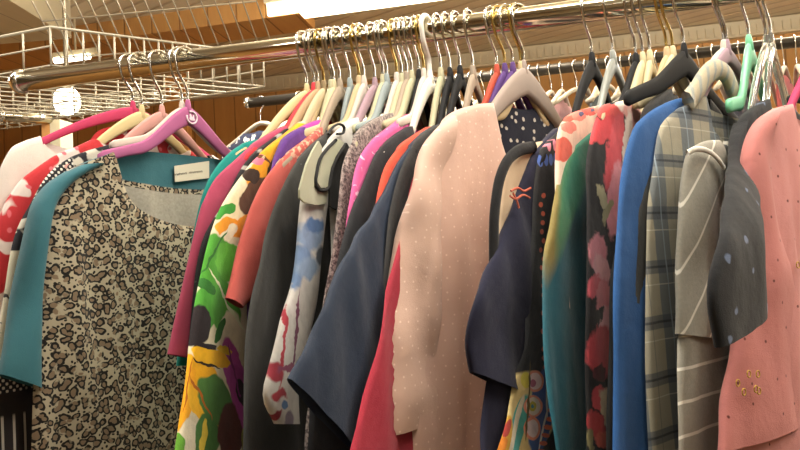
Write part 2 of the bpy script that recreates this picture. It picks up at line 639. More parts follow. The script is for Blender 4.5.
def navy_print(k, co):
    w = k.warp(co, 25, 0.03)
    a = k.noise(w, 50, 1.0)
    return k.mix(k.step(a, 0.58, 0.61), lin('#1e2440'), lin('#d8d4cc'))

def black_floral(k, co):
    w = k.warp(co, 20, 0.03)
    a = k.noise(w, 30, 2.0)
    return k.mix(k.step(a, 0.60, 0.64), lin('#1f1f22'), lin('#9a9892'))

def speckled(k, co):
    a = k.noise(co, 220, 3.0, 0.7)
    b = k.noise(co, 50, 2.0)
    c = k.mix(k.step(a, 0.42, 0.62), lin('#4b4040'), lin('#b3a59d'))
    return k.mix(k.step(b, 0.55, 0.75), c, lin('#8d7f7a'))

def coral_lace(ztop):
    def f(k, co):
        z = k.sep(co)[2]
        sp = k.step(k.noise(co, 130, 2.0), 0.52, 0.6)
        m = k.math('MULTIPLY', sp, k.step(z, ztop - 0.02, ztop + 0.01))
        return k.mix(m, lin('#bf5a52'), lin('#d9b79a'))
    return f

def pink_lace(k, co):
    a = k.noise(k.warp(co, 60, 0.03), 60, 1.0)
    return k.mix(k.step(a, 0.66, 0.68), lin('#cf5a92'), lin('#e9b6cf'))

def swiss_dot(base, dot, fx=150, cell=0.0):
    def f(k, co):
        fl = k.flat(co)
        d = k.voro(fl, 62, 0.5)
        return k.mix(k.step(d, 0.10, 0.06), lin(base), lin(dot))
    return f

def navy_flower(k, co):
    fl = k.flat(co)
    d = k.voro(k.flat(k.warp(co, 200, 0.004)), 48, 0.9)
    return k.mix(k.step(d, 0.17, 0.13), lin('#15172a'), lin('#c9c2b6'))

def plaid(k, co):
    s, y, z = k.sep(co)
    def band(v, per, off, w):
        m = k.math('FRACT', k.math('ADD', k.math('MULTIPLY', v, 1 / per), off))
        return k.step(k.math('ABSOLUTE', k.math('SUBTRACT', m, 0.5)), w, w - 0.015)
    c = rgb(k, '#989380')
    c = k.mix(k.math('MULTIPLY', band(s, 0.075, 0.15, 0.21), 0.75), c, lin('#4c5a66'))
    c = k.mix(k.math('MULTIPLY', band(z, 0.066, 0.30, 0.13), 0.7), c, lin('#3f4852'))
    c = k.mix(k.math('MULTIPLY', band(z, 0.066, 0.30, 0.03), 0.8), c, lin('#23282e'))
    c = k.mix(k.math('MULTIPLY', band(z, 0.066, 0.62, 0.016), 0.5), c, lin('#d5d0bd'))
    c = k.mix(k.math('MULTIPLY', band(s, 0.075, 0.15, 0.024), 0.6), c, lin('#8fa0ac'))
    c = k.mix(k.math('MULTIPLY', band(s, 0.075, 0.62, 0.018), 0.5), c, lin('#3f4852'))
    return c

def stripes(diag, per=0.0355, w=0.055, off=0.0):
    def f(k, co):
        s, y, z = k.sep(co)
        v = k.math('ADD', z, k.math('MULTIPLY', s, diag))
        m = k.math('FRACT', k.math('ADD', k.math('MULTIPLY', v, 1 / per), off))
        b = k.step(k.math('ABSOLUTE', k.math('SUBTRACT', m, 0.5)), w, w - 0.02)
        mel = k.mix(k.noise(co, 300, 2.0), lin('#87857b'), lin('#9d998c'))
        return k.mix(b, mel, lin('#d9d5c8'))
    return f

def black_flecks(k, co):
    w = k.warp(co, 40, 0.02)
    d = k.voro(k.flat(w), 22, 1.0)
    c = k.mix(k.step(d, 0.10, 0.06), lin('#1d1e21'), lin('#66748f'))
    return c

def pink_rings(base):
    def f(k, co):
        d = k.voro(k.flat(co), 26, 0.8)
        return k.mix(k.step(d, 0.055, 0.035), lin(base), lin('#6f3b38'))
    return f

def teal_ombre(s0, s1):
    def f(k, co):
        s = k.sep(co)[0]
        v = k.math('ADD', s, k.math('MULTIPLY', k.math('SUBTRACT', k.noise(co, 8, 2.0), 0.5), 0.02))
        m = k.step(v, s0, s1)
        r = k.n('ShaderNodeValToRGB', {0: m})
        e = r.color_ramp.elements
        e[0].position, e[0].color = 0.0, lin('#1c6478')
        e[1].position, e[1].color = 1.0, lin('#8a7a3e')
        for p, c in ((0.45, '#1f7272'), (0.72, '#3c9470'), (0.9, '#7d8a44')):
            x = e.new(p); x.color = lin(c)
        return r.outputs[0]
    return f

# ---------------------------------------------------------------- the clothes
def velvet(key, hexc):
    return hmat(key, hexc, rough=0.7, spec=0.25)
def plastic(key, hexc):
    return hmat(key, hexc, rough=0.35, spec=0.5)
CLEAR = plain_mat('clear_plastic', '#f2f4f0', 0.08, 0.0, 0.5, 0.93, 1.25)

def on_hanger(name, label, cat, neck, tip, outer, mat, hlabel, hm, hook=None, hkw=None, w=0.2, **kw):
    h = Hang(neck, tip, w)
    m = mat(h) if callable(mat) else mat
    for key in ('sleeve_mat', 'back_mat'):
        if callable(kw.get(key)): kw[key] = kw[key](h)
    g = Garment(name, label, cat, h, outer, m, **kw)
    hk = dict(hkw or {})
    if hm is None: return g
    g.hanger = make_hanger(h, hm, hlabel, hook, ridge=g.rz, ns=g.ns, w=min(h.w * 0.97, 0.195), **hk)
    g.h = h
    return g

black = cloth_mat('black_cotton', '#2b2b2b')
charcoal = cloth_mat('charcoal_cotton', '#363634')

# --- left end, seen nearly face on
on_hanger('blouse', 'white blouse at the far left end, on the pink hanger', 'blouse', (133, 107), (22, 142),
          [(40, 136), (22, 142), (8, 152), (-8, 190), (-20, 260)], cloth_mat('white_cotton', '#e4dad2'),
          'hot pink hanger at the left end of the rail', velvet('hot_pink', '#c23f66'), hkw=dict(h0=0.022, h1=0.014), seed=1, front=0.05)
on_hanger('shirt', 'red and white printed shirt left of the black and white top', 'shirt', (142, 111), (60, 158),
          [(95, 138), (78, 146), (60, 153), (36, 168), (14, 188), (-4, 230), (-16, 330)], cloth_mat('red_white_print', '', red_white),
          'cream hanger with a chrome hook beside the pink hanger', velvet('cream', '#d8c795'), seed=2, front=0.02, back=-0.03)
on_hanger('top', 'black and white patchwork print top behind the teal sleeve', 'top', (162, 111), (84, 158),
          [(116, 143), (104, 146), (90, 150), (70, 158), (48, 174), (30, 204), (14, 238), (2, 300), (-10, 372), (-20, 460), (-22, 500)],
          lambda h: cloth_mat('patchwork_print', '', bw_mosaic((h.loc(20, 250).y, h.loc(10, 362).y, h.loc(16, 390).y))),
          'dusty rose hanger between the cream and the pale grey hangers', velvet('dusty_rose', '#cf9a92'), seed=3, sleeves=False, seam=0.19, front=0.10, back=0.09)
hp = Hang((182, 107), (112, 156))
make_hanger(hp, velvet('pale_grey', '#cfc4b8'), 'pale grey hanger pressed against the back of the purple hanger', bell=0.5, w=0.14, drop=0.075)

# colour block top with leopard front
TEAL = cloth_mat('teal_jersey', '#3a6d78')
hl = Hang((188, 106), (100, 162))
def leo_inside(k, co):
    s, y, z = k.sep(co)
    a, b = hl.loc(188, 190), hl.loc(112, 177)
    q = (b.y - a.y) / (b.x - a.x) ** 2
    e = k.math('SUBTRACT', z, k.math('MULTIPLY_ADD', k.math('MULTIPLY', s, s), q, a.y))
    c = k.mix(k.step(e, -0.004, -0.006), leopard(k, co), k.mix(k.noise(co, 240, 2.0), lin('#8f897d'), lin('#b9b2a4')))
    return k.mix(k.step(e, 0.003, 0.005), c, lin('#386872'))
LEO_out = [(112, 152), (100, 157), (84, 163), (62, 174), (45, 188), (31, 212), (20, 262), (10, 320), (-2, 374)]
LEO = Garment('top', 'teal top with a leopard print front panel, on the purple hanger', 'top', hl, LEO_out,
              cloth_mat('leopard_print', '', leopard), cuff=(38, 388), arm=(100, 165), inner=[(74, 180), (55, 203), (46, 236), (41, 310)],
              edge=[(62, 184), (49, 205), (42, 240), (37, 310), (33, 380), (31, 450), (30, 500)], back_mat=cloth_mat('heather_lining', '', leo_inside), sleeve_mat=TEAL,
              T=0.016, A=0.010, sleeve_T=0.02, foldf=17, front=hl.loc(112, 152).y - hl.loc(190, 227).y, back=hl.loc(112, 152).y - hl.loc(190, 154).y, seed=4, seam=0.222, rows=80, cols=72)
for c in LEO.root.children:
    if c.name.startswith('front_panel'): c['label'] = 'leopard print front panel'
    elif c.name.startswith('back_panel'): c['label'] = 'teal and grey inside of the back'
    elif c.name.startswith('sleeve'): c['label'] = 'plain teal sleeve'
neck_tag = LEO.panel('neck_label', [(174, 166), (209, 161), (209, 178), (175, 182)], plain_mat('label_cloth', '#d5cdb8', 0.8), off=-0.0105, th=0.001)
ink = plain_mat('label_ink', '#3a3230', 0.8)
tx = MB()
lx, rx_ = hl.loc(177, 174.2), hl.loc(206, 170.6)
rnd = random.Random(3)
for wd in ((0.0, 0.44), (0.53, 1.0)):            # two words of small script
    nlet = 6
    for i in range(nlet):
        u = wd[0] + (wd[1] - wd[0]) * (i + 0.5) / nlet
        p = lx.lerp(rx_, u)
        tall = 0.0026 if (wd[0], i) in ((0.0, 2), (0.0, 5), (0.53, 0)) else 0.0013
        hw = 0.0016
        pts = [(p.x + hw * math.cos(a) * (1 if i % 2 else -1), -0.0096, p.y + 0.0013 * math.sin(a)) for a in [k * 0.8 - 0.3 for k in range(7)]]
        tx.tube(pts, 0.00032, 5)
        tx.tube([(p.x - hw, -0.0096, p.y - 0.0013), (p.x - hw, -0.0096, p.y + tall)], 0.00032, 5)
tx.build('label_lettering', ink, neck_tag)
# the purple hanger with its white round emblem
PURPLE = velvet('orchid', '#b0628f')
ph = make_hanger(hl, PURPLE, 'orchid purple hanger with a white round emblem, holding the leopard top', bell=0.45, h0=0.034, h1=0.018, w=hl.loc(103, 158).x + 0.008,
                 drop=hl.loc(188, 106).y - hl.loc(103, 156).y - 0.006)
ec = hl.loc(192, 117.5, 0.006)
EW = plain_mat('emblem_white', '#f0d9e6', 0.6)
ring = MB()
ring.tube([(ec.x + 0.0105 * math.cos(math.radians(a)), 0.0056, ec.y + 0.0105 * math.sin(math.radians(a))) for a in range(55 + 8, 55 + 326, 12)], 0.0017, 8)
em = ring.build('emblem_ring', EW, ph)
fl = MB()
for (dx, dz, rx0, rz0, rot) in ((0.0, -0.002, 0.0052, 0.0034, 0), (0.002, 0.0015, 0.0022, 0.0056, -18), (-0.003, 0.0008, 0.0018, 0.0042, 12), (-0.0035, -0.003, 0.0028, 0.0022, 0)):
    vs = []
    for k_ in range(16):
        a = 2 * math.pi * k_ / 16
        u, v = rx0 * math.cos(a), rz0 * math.sin(a)
        r_ = math.radians(rot)
        vs.append((ec.x + dx + u * math.cos(r_) - v * math.sin(r_), 0.0056 + 0.0002 * len(fl.f), ec.y + dz + u * math.sin(r_) + v * math.cos(r_)))
    fl.add(vs, [tuple(reversed(range(16)))])
fl.build('emblem_flame', EW, em)

# --- the crowded middle, left to right
H = {}
on_hanger('tee_shirt', 'teal green top with a rounded shoulder, just right of the leopard print front', 'top', (307, 90), (226, 159),
          [(258, 139), (242, 144), (226, 156), (208, 180), (198, 212), (190, 260), (184, 310), (177, 366)], cloth_mat('sea_green_jersey', '#12857c'),
          'cream velvet hanger at the left end of the crowded hooks', velvet('cream', '#d8c795'), seed=5, hem=0.9)
on_hanger('tee_shirt', 'raspberry pink short sleeved top over the edge of the leopard print', 'top', (314, 89), (236, 162),
          [(284, 126), (264, 137), (250, 146), (237, 158), (218, 176), (207, 196), (200, 214), (185, 278), (168, 354)], cloth_mat('raspberry_jersey', '#ad4663'),
          'red velvet hanger second in the crowded hooks', velvet('red', '#cf3f47'), cuff=(189, 358), seed=6, sleeve_T=0.007, hem=0.93)
on_hanger('blouse', 'black blouse with faint grey flowers between the raspberry top and the bright floral', 'blouse', (318, 88), (242, 168),
          [(288, 127), (272, 139), (257, 151), (242, 167), (222, 205), (206, 232), (198, 262), (194, 300), (188, 358), (186, 420)],
          cloth_mat('faint_floral', '', black_floral), 'tan velvet hanger third in the crowded hooks', velvet('tan', '#b89a78'), seed=7, sleeves=False, seam=0.19)

def floral(h):
    B = [  # px, py, rx, ry, rotation, colour
        (283, 150, 34, 20, -50, '#e8a51c'), (262, 178, 20, 16, -60, '#e39a1a'), (240, 208, 26, 14, -60, '#e6d8b0'),
        (252, 196, 12, 22, 30, '#5a3a26'), (270, 166, 4, 16, 20, '#43301f'), (256, 160, 6, 5, 0, '#d8748a'), (226, 228, 12, 9, 0, '#e89a2c'),
        (222, 212, 12, 5, -30, '#3c8f34'), (242, 226, 14, 10, -30, '#f09a28'), (222, 240, 18, 6, -55, '#ece2c6'),
        (214, 262, 22, 26, 10, '#4d9c33'), (228, 262, 14, 20, -10, '#62b23c'), (206, 306, 14, 28, 20, '#4f9f38'), (224, 312, 14, 34, -8, '#57a83c'), (204, 286, 10, 4, 40, '#2f6e2a'),
        (196, 326, 12, 22, 10, '#2a2326'), (206, 352, 12, 10, 0, '#2a2326'), (226, 340, 12, 30, 10, '#e4d9bd'), (232, 372, 10, 34, -14, '#b34c9c'), (238, 400, 9, 36, -8, '#a9448f'),
        (240, 392, 5, 14, -10, '#2c1c2a'), (196, 372, 22, 13, 35, '#f0b01e'), (212, 358, 20, 8, 20, '#f2b822'), (186, 400, 9, 34, 12, '#efa81e'), (202, 410, 8, 30, -30, '#f3ba28'),
        (214, 400, 15, 26, -20, '#4e7d3c'), (188, 440, 11, 20, 10, '#e6dcc0'), (206, 436, 12, 22, 0, '#48783a'), (203, 440, 3, 20, 5, '#e8ce4a'), (228, 432, 12, 30, 0, '#5a2f2a'), (222, 350, 9, 4, 20, '#e9bd2c'),
        (224, 300, 1.5, 36, -30, '#dfe4c0'), (212, 252, 1.2, 26, 30, '#2f6e2a'), (188, 385, 0.9, 28, 10, '#b8661a'), (206, 364, 14, 1.2, 25, '#3a2a1c'), (233, 372, 1.0, 28, -12, '#7d2f70'), (242, 398, 4, 6, 0, '#2c1c2a'), (201, 398, 1.0, 24, -25, '#b8661a'), (250, 176, 7, 7, 0, '#35241a'), (262, 160, 1.2, 12, -50, '#6a3a1c'), (218, 330, 4, 12, 30, '#2f6e2a'), (176, 446, 6, 12, 0, '#6aa838'), (244, 440, 6, 14, 0, '#8f8a3c')]
    return cloth_mat('tropical_print', '', blob_pattern(h, '#ded3b4', B, 40, 0.016))
on_hanger('dress', 'bright yellow, green and magenta tropical floral dress', 'dress', (324, 87), (254, 163),
          [(302, 121), (286, 134), (270, 146), (255, 159), (238, 180), (226, 198), (208, 236), (198, 280), (190, 350), (180, 406), (173, 450), (168, 490)],
          floral, 'beige velvet hanger over the tropical floral dress', velvet('beige', '#cdbb98'), seed=8, sleeves=False, seam=0.19, A=0.004)
on_hanger('blouse', 'purple and magenta blouse showing only a shoulder beside the yellow floral', 'blouse', (331, 86), (272, 164),
          [(326, 117), (304, 126), (286, 137), (279, 150), (272, 166), (265, 190), (258, 215), (252, 250), (248, 290)],
          lambda h: cloth_mat('purple_print', '', blob_pattern(h, '#603684', [(314, 126, 12, 10, -20, '#b8409c'), (326, 120, 7, 8, 0, '#d05aa8')])),
          'sage green velvet hanger over the purple blouse', velvet('sage', '#b9b595'), seed=9, sleeves=False, seam=0.19)
on_hanger('tee_shirt', 'coral red short sleeved top with a lacy shoulder', 'top', (340, 85), (274, 166),
          [(320, 127), (306, 139), (291, 150), (276, 164), (260, 188), (246, 224), (236, 260), (226, 298)],
          lambda h: cloth_mat('coral_lace', '', coral_lace(h.loc(290, 155).y)), 'taupe velvet hanger over the coral top', velvet('taupe', '#a59683'), cuff=(243, 308),
          seed=10, sleeve_T=0.007)
on_hanger('tunic', 'plain charcoal tunic hanging right of the coral top', 'tunic', (350, 84), (293, 168),
          [(346, 122), (333, 130), (319, 140), (305, 153), (292, 168), (272, 212), (260, 260), (250, 320), (246, 380), (243, 450), (240, 500)],
          charcoal, 'grey blue velvet hanger over the charcoal tunic', velvet('grey_blue', '#95a0a0'), seed=11, sleeves=False, seam=0.19, A=0.004)

def blue_floral(h):
    B = [(306, 236, 12, 14, 0, '#8fa6c6'), (310, 226, 8, 8, 0, '#5e7fb0'), (298, 256, 9, 10, 20, '#7f9ac0'), (316, 256, 5, 10, 0, '#4c5560'), (290, 276, 8, 14, 10, '#7c99c2'), (304, 268, 10, 12, 0, '#93abc9'),
         (288, 272, 3, 40, 0, '#dfdcd6'), (281, 330, 1.3, 60, 7, '#b5404c'), (291, 336, 1.2, 44, 4, '#7c4660'), (272, 372, 6, 9, 0, '#a53e4c'), (282, 368, 10, 3, -15, '#8f4a68'),
         (276, 396, 7, 6, 0, '#ac3f4b'), (280, 404, 6, 6, 0, '#d8d2cd'), (281, 405, 3, 4, 0, '#5c7fae'), (274, 416, 3, 8, 20, '#9a3c4a'), (286, 420, 4, 8, 0, '#8b7f8f')]
    return cloth_mat('blue_flower_print', '', blob_pattern(h, '#d6d3cc', B, 60, 0.016, 0.35))
COLD = on_hanger('top', 'white cold shoulder top with blue flowers and a red paisley cuff', 'top', (375, 84), (318, 160),
          [(356, 117), (343, 127), (331, 138), (323, 148), (314, 163), (306, 184), (301, 204), (292, 278), (280, 322), (270, 366), (265, 398), (277, 424)],
          blue_floral, 'mauve velvet hanger over the blue flowered cold shoulder top', velvet('mauve', '#a48a94'), cuff=(300, 424), seed=12, arm=(325, 204), inner=[(318, 260), (314, 318), (300, 372)], sleeve_T=0.008,
          sleeve_mat=blue_floral, hem=0.95)
SAGE = cloth_mat('sage_strap', '#b4b59c')
COLD.panel('shoulder_strap', [(318, 141), (312, 151), (306, 164), (302, 178), (299, 190), (299, 198), (303, 202), (314, 205), (325, 204), (327, 192), (318, 189), (315, 180), (315, 171), (318, 163), (321, 157), (321, 147)], SAGE, off=0.013, th=0.003)
COLD.panel('shoulder_strap', [(338, 139), (329, 148), (322, 158), (319, 170), (317, 183), (320, 188), (327, 187), (328, 178), (330, 168), (335, 156), (343, 143)], SAGE, off=0.015, th=0.003)
COLD.strip('hanging_loop', [(328, 134), (333, 127), (339, 124), (344, 127), (343, 133), (337, 134)], 0.0035, black, off=0.012)
COLD.strip('armhole_binding', [(336, 140), (327, 149), (320, 159), (317, 171), (315.5, 184), (319, 190), (328, 189), (330.5, 178), (333, 166), (338, 156), (346, 144)], 0.0045, black, off=0.016)
COLD.panel('black_inset', [(346, 143), (338, 157), (331, 172), (329, 190), (329, 206), (336, 210), (343, 180), (350, 150)], black, off=0.009, th=0.003)
on_hanger('cardigan', 'grey speckled knit cardigan right of the blue flowered top', 'cardigan', (402, 80), (352, 150),
          [(390, 113), (374, 120), (358, 132), (349, 148), (342, 168), (338, 200), (330, 255), (322, 311), (313, 367), (302, 450), (298, 490)],
          cloth_mat('speckled_knit', '', speckled, bump=0.3), 'sage velvet hanger over the grey speckled cardigan', velvet('sage', '#b9b595'), seed=13, sleeves=False, seam=0.19, T=0.007)
on_hanger('tee_shirt', 'hot pink top with a pale lace motif on the shoulder', 'top', (419, 76), (370, 144),
          [(421, 107), (404, 117), (385, 131), (369, 143), (357, 162), (351, 190), (346, 215), (342, 245), (338, 290)],
          cloth_mat('pink_lace', '', pink_lace), 'black velvet hanger over the hot pink top', velvet('black', '#1f1f20'), seed=14, sleeves=False, seam=0.19)
on_hanger('blouse', 'black blouse between the hot pink top and the orange red top', 'blouse', (430, 76), (376, 155),
          [(410, 126), (397, 134), (385, 144), (374, 156), (360, 190), (350, 212), (338, 255), (325, 300), (318, 330), (312, 380), (306, 450), (303, 490)],
          cloth_mat('dull_black_crepe', '#25262a'), 'white plastic hanger with a thick white hook', plastic('white', '#ece8dc'), seed=15, sleeves=False, seam=0.19,
          hook=plastic('white', '#ece8dc'), hkw=dict(hook_r=0.0042, h0=0.03))
on_hanger('top', 'orange red top squeezed between two black garments', 'top', (441, 74), (394, 154),
          [(430, 126), (414, 136), (399, 147), (385, 166), (377, 195), (373, 225), (368, 260)], cloth_mat('vermilion_jersey', '#c94c36'),
          'pale sage hanger over the orange red top', velvet('sage', '#b9b595'), seed=16, sleeves=False, seam=0.19)
on_hanger('blouse', 'navy blouse with a wide flared short sleeve', 'blouse', (450, 74), (400, 158),
          [(438, 124), (423, 133), (410, 145), (397, 163), (386, 186), (377, 204), (341, 261), (313, 328), (287, 378)], cloth_mat('navy_crepe', '#222f44', rough=0.6, vary=0.06),
          'slim black hanger over the navy blouse', velvet('black', '#1f1f20'), cuff=(352, 448), arm=(399, 250), inner=[(386, 330)], seed=17, sleeve_T=0.008, A=0.005)
on_hanger('top', 'black top tucked in left of the pale pink blouse', 'top', (460, 72), (410, 154),
          [(446, 122), (431, 129), (416, 142), (403, 163), (396, 184), (388, 220), (385, 260), (383, 320), (379, 380)], black,
          'black velvet hanger with a chrome hook left of the brick red hanger', velvet('black', '#1f1f20'), seed=18, sleeves=False, seam=0.19)
on_hanger('dress', 'crimson red dress hanging behind the pale pink blouse', 'dress', (473, 72), (428, 150),
          [(462, 118), (445, 133), (428, 150), (413, 178), (402, 230), (391, 275), (382, 318), (363, 394), (351, 450), (345, 490)], cloth_mat('crimson_crepe', '#a02a3c'),
          'clear grey hanger over the crimson dress', velvet('taupe', '#a59683'), seed=19, sleeves=False, seam=0.19, hem=0.6)
# --- right half
on_hanger('camisole', 'dark navy top with small white flowers, inside the neck of the pink blouse', 'top', (513, 69), (448, 130),
          [(503, 96), (480, 108), (462, 120), (446, 134), (432, 160), (422, 200), (414, 300)], cloth_mat('small_flower_print', '', navy_flower),
          'violet hanger beside the big grey hanger', velvet('violet', '#5b3f78'), seed=20, sleeves=False, seam=0.19, front=0.012, back=0.01, w=0.2)
BL = on_hanger('blouse', 'pale pink sheer blouse with raised white dots', 'blouse', (524, 67), (434, 132),
          [(490, 104), (470, 106), (450, 115), (435, 130), (422, 150), (408, 193), (397, 250), (387, 317), (383, 370), (380, 436)],
          cloth_mat('dotted_chiffon', '', swiss_dot('#d6b2a2', '#efd3c4'), rough=0.7, vary=0.06),
          'large warm grey hanger over the pale pink blouse', velvet('warm_grey', '#a3948a'), cuff=(438, 420), seam=0.215, arm=(446, 158), inner=[(441, 230), (437, 330)], edge=[(431, 160), (424, 230), (418, 330), (408, 400), (402, 460)],
          seed=21, T=0.012, A=0.009, sleeve_T=0.014, foldf=18, front=0.11, back=0.10, hkw=dict(h0=0.046, h1=0.018, th=0.006), neck_s=None,
          sleeve_mat=cloth_mat('dotted_chiffon_sleeve', '', swiss_dot('#d9b7a6', '#f0d6c8'), rough=0.7, vary=0.06))
SL = on_hanger('sleeveless_top', 'cream sleeveless top with a thick black armhole binding', 'top', (585, 60), (516, 150),
          [(541, 140), (532, 147), (514, 158), (503, 176), (498, 200), (495, 226), (492, 280)], cloth_mat('cream_cotton', '#cdb698'),
          None, None, seed=22, sleeves=False, seam=0.19)
SL.strip('armhole_binding', [(534, 147), (520, 150), (508, 160), (500, 178), (496, 200), (494, 226), (494, 270)], 0.016, cloth_mat('black_binding', '#1b1b1d'), off=0.008, th=0.005)
NV = on_hanger('blouse', 'dark navy blouse with coral embroidery rings on the sleeve', 'blouse', (588, 60), (528, 160),
          [(558, 127), (549, 136), (539, 147), (529, 160), (517, 193), (497, 243), (482, 275), (471, 303), (467, 340), (471, 372)], cloth_mat('midnight_crepe', '#23243a'),
          None, None, cuff=(526, 396), arm=(552, 215), inner=[(534, 300)], edge=[(489, 385), (484, 430), (482, 470)], seed=23, sleeve_T=0.01, A=0.006)
CORAL = cloth_mat('coral_thread', '#c9674f')
for pts in ([(511, 191), (518, 188), (524, 191), (531, 188)], [(510, 196), (516, 199), (523, 195), (530, 198)], [(513, 193), (517, 201), (519, 208)]):
    NV.strip('embroidery', pts, 0.0032, CORAL, off=0.0125, th=0.001, n=16)
def ethnic(h):
    B = []
    for i in range(6): B.append((546 + 4.6 * i, 146 - i * 0.3, 1.5, 6, 0, '#d98a9c'))
    for i in range(6): B.append((539 + 4.0 * i, 161 - i * 0.4, 1.7, 6, 0, '#4763a8'))
    for y in range(196, 371, 9): B.append((539 + (y - 196) * 0.012 + 1.5 * math.sin(y), y, 1.8, 2.6, 0, '#d46a50'))
    B += [(560, 205, 3, 4, 0, '#c9674f')]
    B += [(525, 412, 30, 42, 14, '#d8c48a'), (539, 410, 12, 44, 8, '#3d5fa0'), (514, 436, 7, 44, 14, '#4fa8a2'), (512, 436, 2.4, 44, 14, '#ded6c0'), (503, 440, 6, 26, 14, '#cfa23a'),
          (533, 381, 8, 11, 0, '#ee9a80'), (533, 381, 6, 8.5, 0, '#f2d6d6'), (531, 383, 3, 4, 0, '#c2708a'), (531, 406, 9, 11, 0, '#ee9a80'), (531, 406, 7, 9, 0, '#efe2d2'), (530, 406, 4, 5, 0, '#cdbf4e'), (530, 406, 1.5, 2, 0, '#4f8fa0'),
          (530, 428, 8, 12, 0, '#ee9a80'), (530, 428, 6, 9, 0, '#f0dce0'), (524, 380, 4, 8, 0, '#d9cc58'), (526, 400, 1.0, 40, 4, '#6b5a3c'), (506, 428, 3, 10, 20, '#b5443c'), (500, 446, 4, 10, 20, '#d9842e'),
          (544, 394, 1.0, 24, -1, '#e8e4dc'), (540, 430, 1.0, 22, 12, '#e8e4dc')]
    for i, y in enumerate((374, 383, 392, 401, 410, 419, 427, 435, 443, 451)):
        B.append((548.5 - max(0, y - 415) * 0.28, y, 1.6 + min(2.4, i * 0.5), 2.4, 8, '#e8785a'))
    return cloth_mat('embroidered_print', '', blob_pattern(h, '#26272a', B, 120, 0.0015))
on_hanger('tunic', 'black tunic with pink and blue stitched dashes and a bright patterned border', 'tunic', (592, 59), (540, 150),
          [(570, 121), (558, 132), (547, 144), (538, 158), (532, 208), (528, 282), (525, 340), (517, 372), (508, 410), (497, 450), (490, 480)],
          ethnic, 'black velvet hanger right of the large grey hanger', velvet('black', '#1f1f20'), seed=24, sleeves=False, seam=0.19, hem=0.7, hkw=dict(h0=0.03))
def scarf_floral(h):
    return cloth_mat('coral_flower_print', '', blob_pattern(h, '#e6cfb8', [(566, 118, 6, 4, 0, '#d8604e'), (575, 116, 6, 6, 0, '#dd8272'), (585, 112, 7, 5, 0, '#d65448'), (577, 115, 2.4, 2.2, 0, '#4a4a6a'),
                    (594, 111, 5, 4, 0, '#e08a78'), (588, 111, 2, 2, 0, '#55506a'), (602, 106, 6, 4, 0, '#d8604e'), (566, 128, 6, 6, 0, '#dd8272'), (560, 150, 8, 12, 0, '#d8604e')], 90, 0.006))
on_hanger('blouse', 'cream blouse with small coral flowers on its shoulder, behind the teal top', 'blouse', (607, 57), (566, 124),
          [(612, 103), (592, 107), (574, 113), (562, 122), (557, 136), (555, 160), (555, 190), (556, 230)], scarf_floral,
          None, None, seed=25, sleeves=False, seam=0.19)
on_hanger('top', 'satin top shading from olive to deep teal', 'top', (613, 57), (566, 150),
          [(594, 129), (583, 137), (571, 148), (561, 165), (555, 193), (549, 230), (543, 270), (543, 340), (548, 395), (556, 450), (560, 490)],
          lambda h: cloth_mat('teal_satin', '', blob_pattern(h, '#1f5c6a', [(552, 215, 9, 60, 4, '#8f7f45'), (566, 190, 7, 62, 8, '#4f8a62'), (578, 165, 10, 44, 14, '#2f7f68'), (590, 150, 6, 30, 10, '#2a7080')], 12, 0.02, 0.5, 0.1), rough=0.5), 'smoky grey plastic hanger over the teal satin top', plastic('smoke', '#8f938c'), seed=26, sleeves=False, seam=0.19)
def coral_floral(h):
    B = [(618, 108, 10, 8, 0, '#e9d4c6'), (606, 112, 12, 8, 30, '#d9504c'), (628, 112, 10, 10, 0, '#e0a093'), (600, 130, 10, 16, 30, '#cf4248'), (610, 150, 7, 40, 8, '#d8535a'), (622, 150, 5, 40, 4, '#ecd9cb'), (632, 150, 7, 36, 0, '#e39a8e'),
         (612, 200, 7, 38, 2, '#e2929a'), (622, 180, 4, 44, 4, '#ecd9cb'), (600, 198, 4, 14, -20, '#b9b088'), (606, 212, 3, 12, 20, '#a59c74'), (596, 252, 9, 18, 0, '#e8929a'), (600, 268, 8, 16, -20, '#e9a9ae'), (592, 286, 7, 12, 20, '#d9606c'),
         (602, 300, 9, 20, 0, '#e68a92'), (604, 322, 10, 16, 0, '#eaa8ac'), (596, 316, 5, 10, 30, '#232021'), (600, 352, 15, 26, 0, '#cf4f56'), (597, 372, 6, 9, 0, '#5a2a30'), (598, 398, 9, 12, 0, '#d4545a'), (605, 408, 8, 20, -10, '#e4d0ae'),
         (594, 424, 8, 14, -20, '#c94548'), (602, 440, 8, 10, 0, '#d9685a'), (588, 440, 4, 12, 0, '#8b8458')]
    return cloth_mat('coral_bloom_print', '', blob_pattern(h, '#1f1d1e', B, 85, 0.018, 0.2, 0.2))
FLO = on_hanger('dress', 'black dress with large coral and white blooms', 'dress', (650, 57), (598, 116),
          [(641, 117), (628, 104), (610, 103), (598, 113), (590, 140), (586, 170), (587, 208), (584, 300), (584, 450), (584, 490)], coral_floral,
          'cream velvet hanger over the coral bloom dress', velvet('pale_cream', '#cfc29c'), seed=27, sleeves=False, seam=0.19, hem=0.6)
on_hanger('top', 'black top left of the royal blue one', 'top', (684, 50), (622, 110),
          [(668, 89), (656, 98), (646, 110), (640, 130), (633, 160), (623, 220), (613, 262), (609, 300), (607, 450), (606, 490)], black, None, None, seed=28, sleeves=False, seam=0.165)
make_hanger(Hang((684, 50), (612, 104)), velvet('black', '#1f1f20'), 'black velvet hanger with a long arm reaching over the coral bloom dress', h0=0.040, h1=0.022, w=0.19, drop=0.088, bell=0.25)
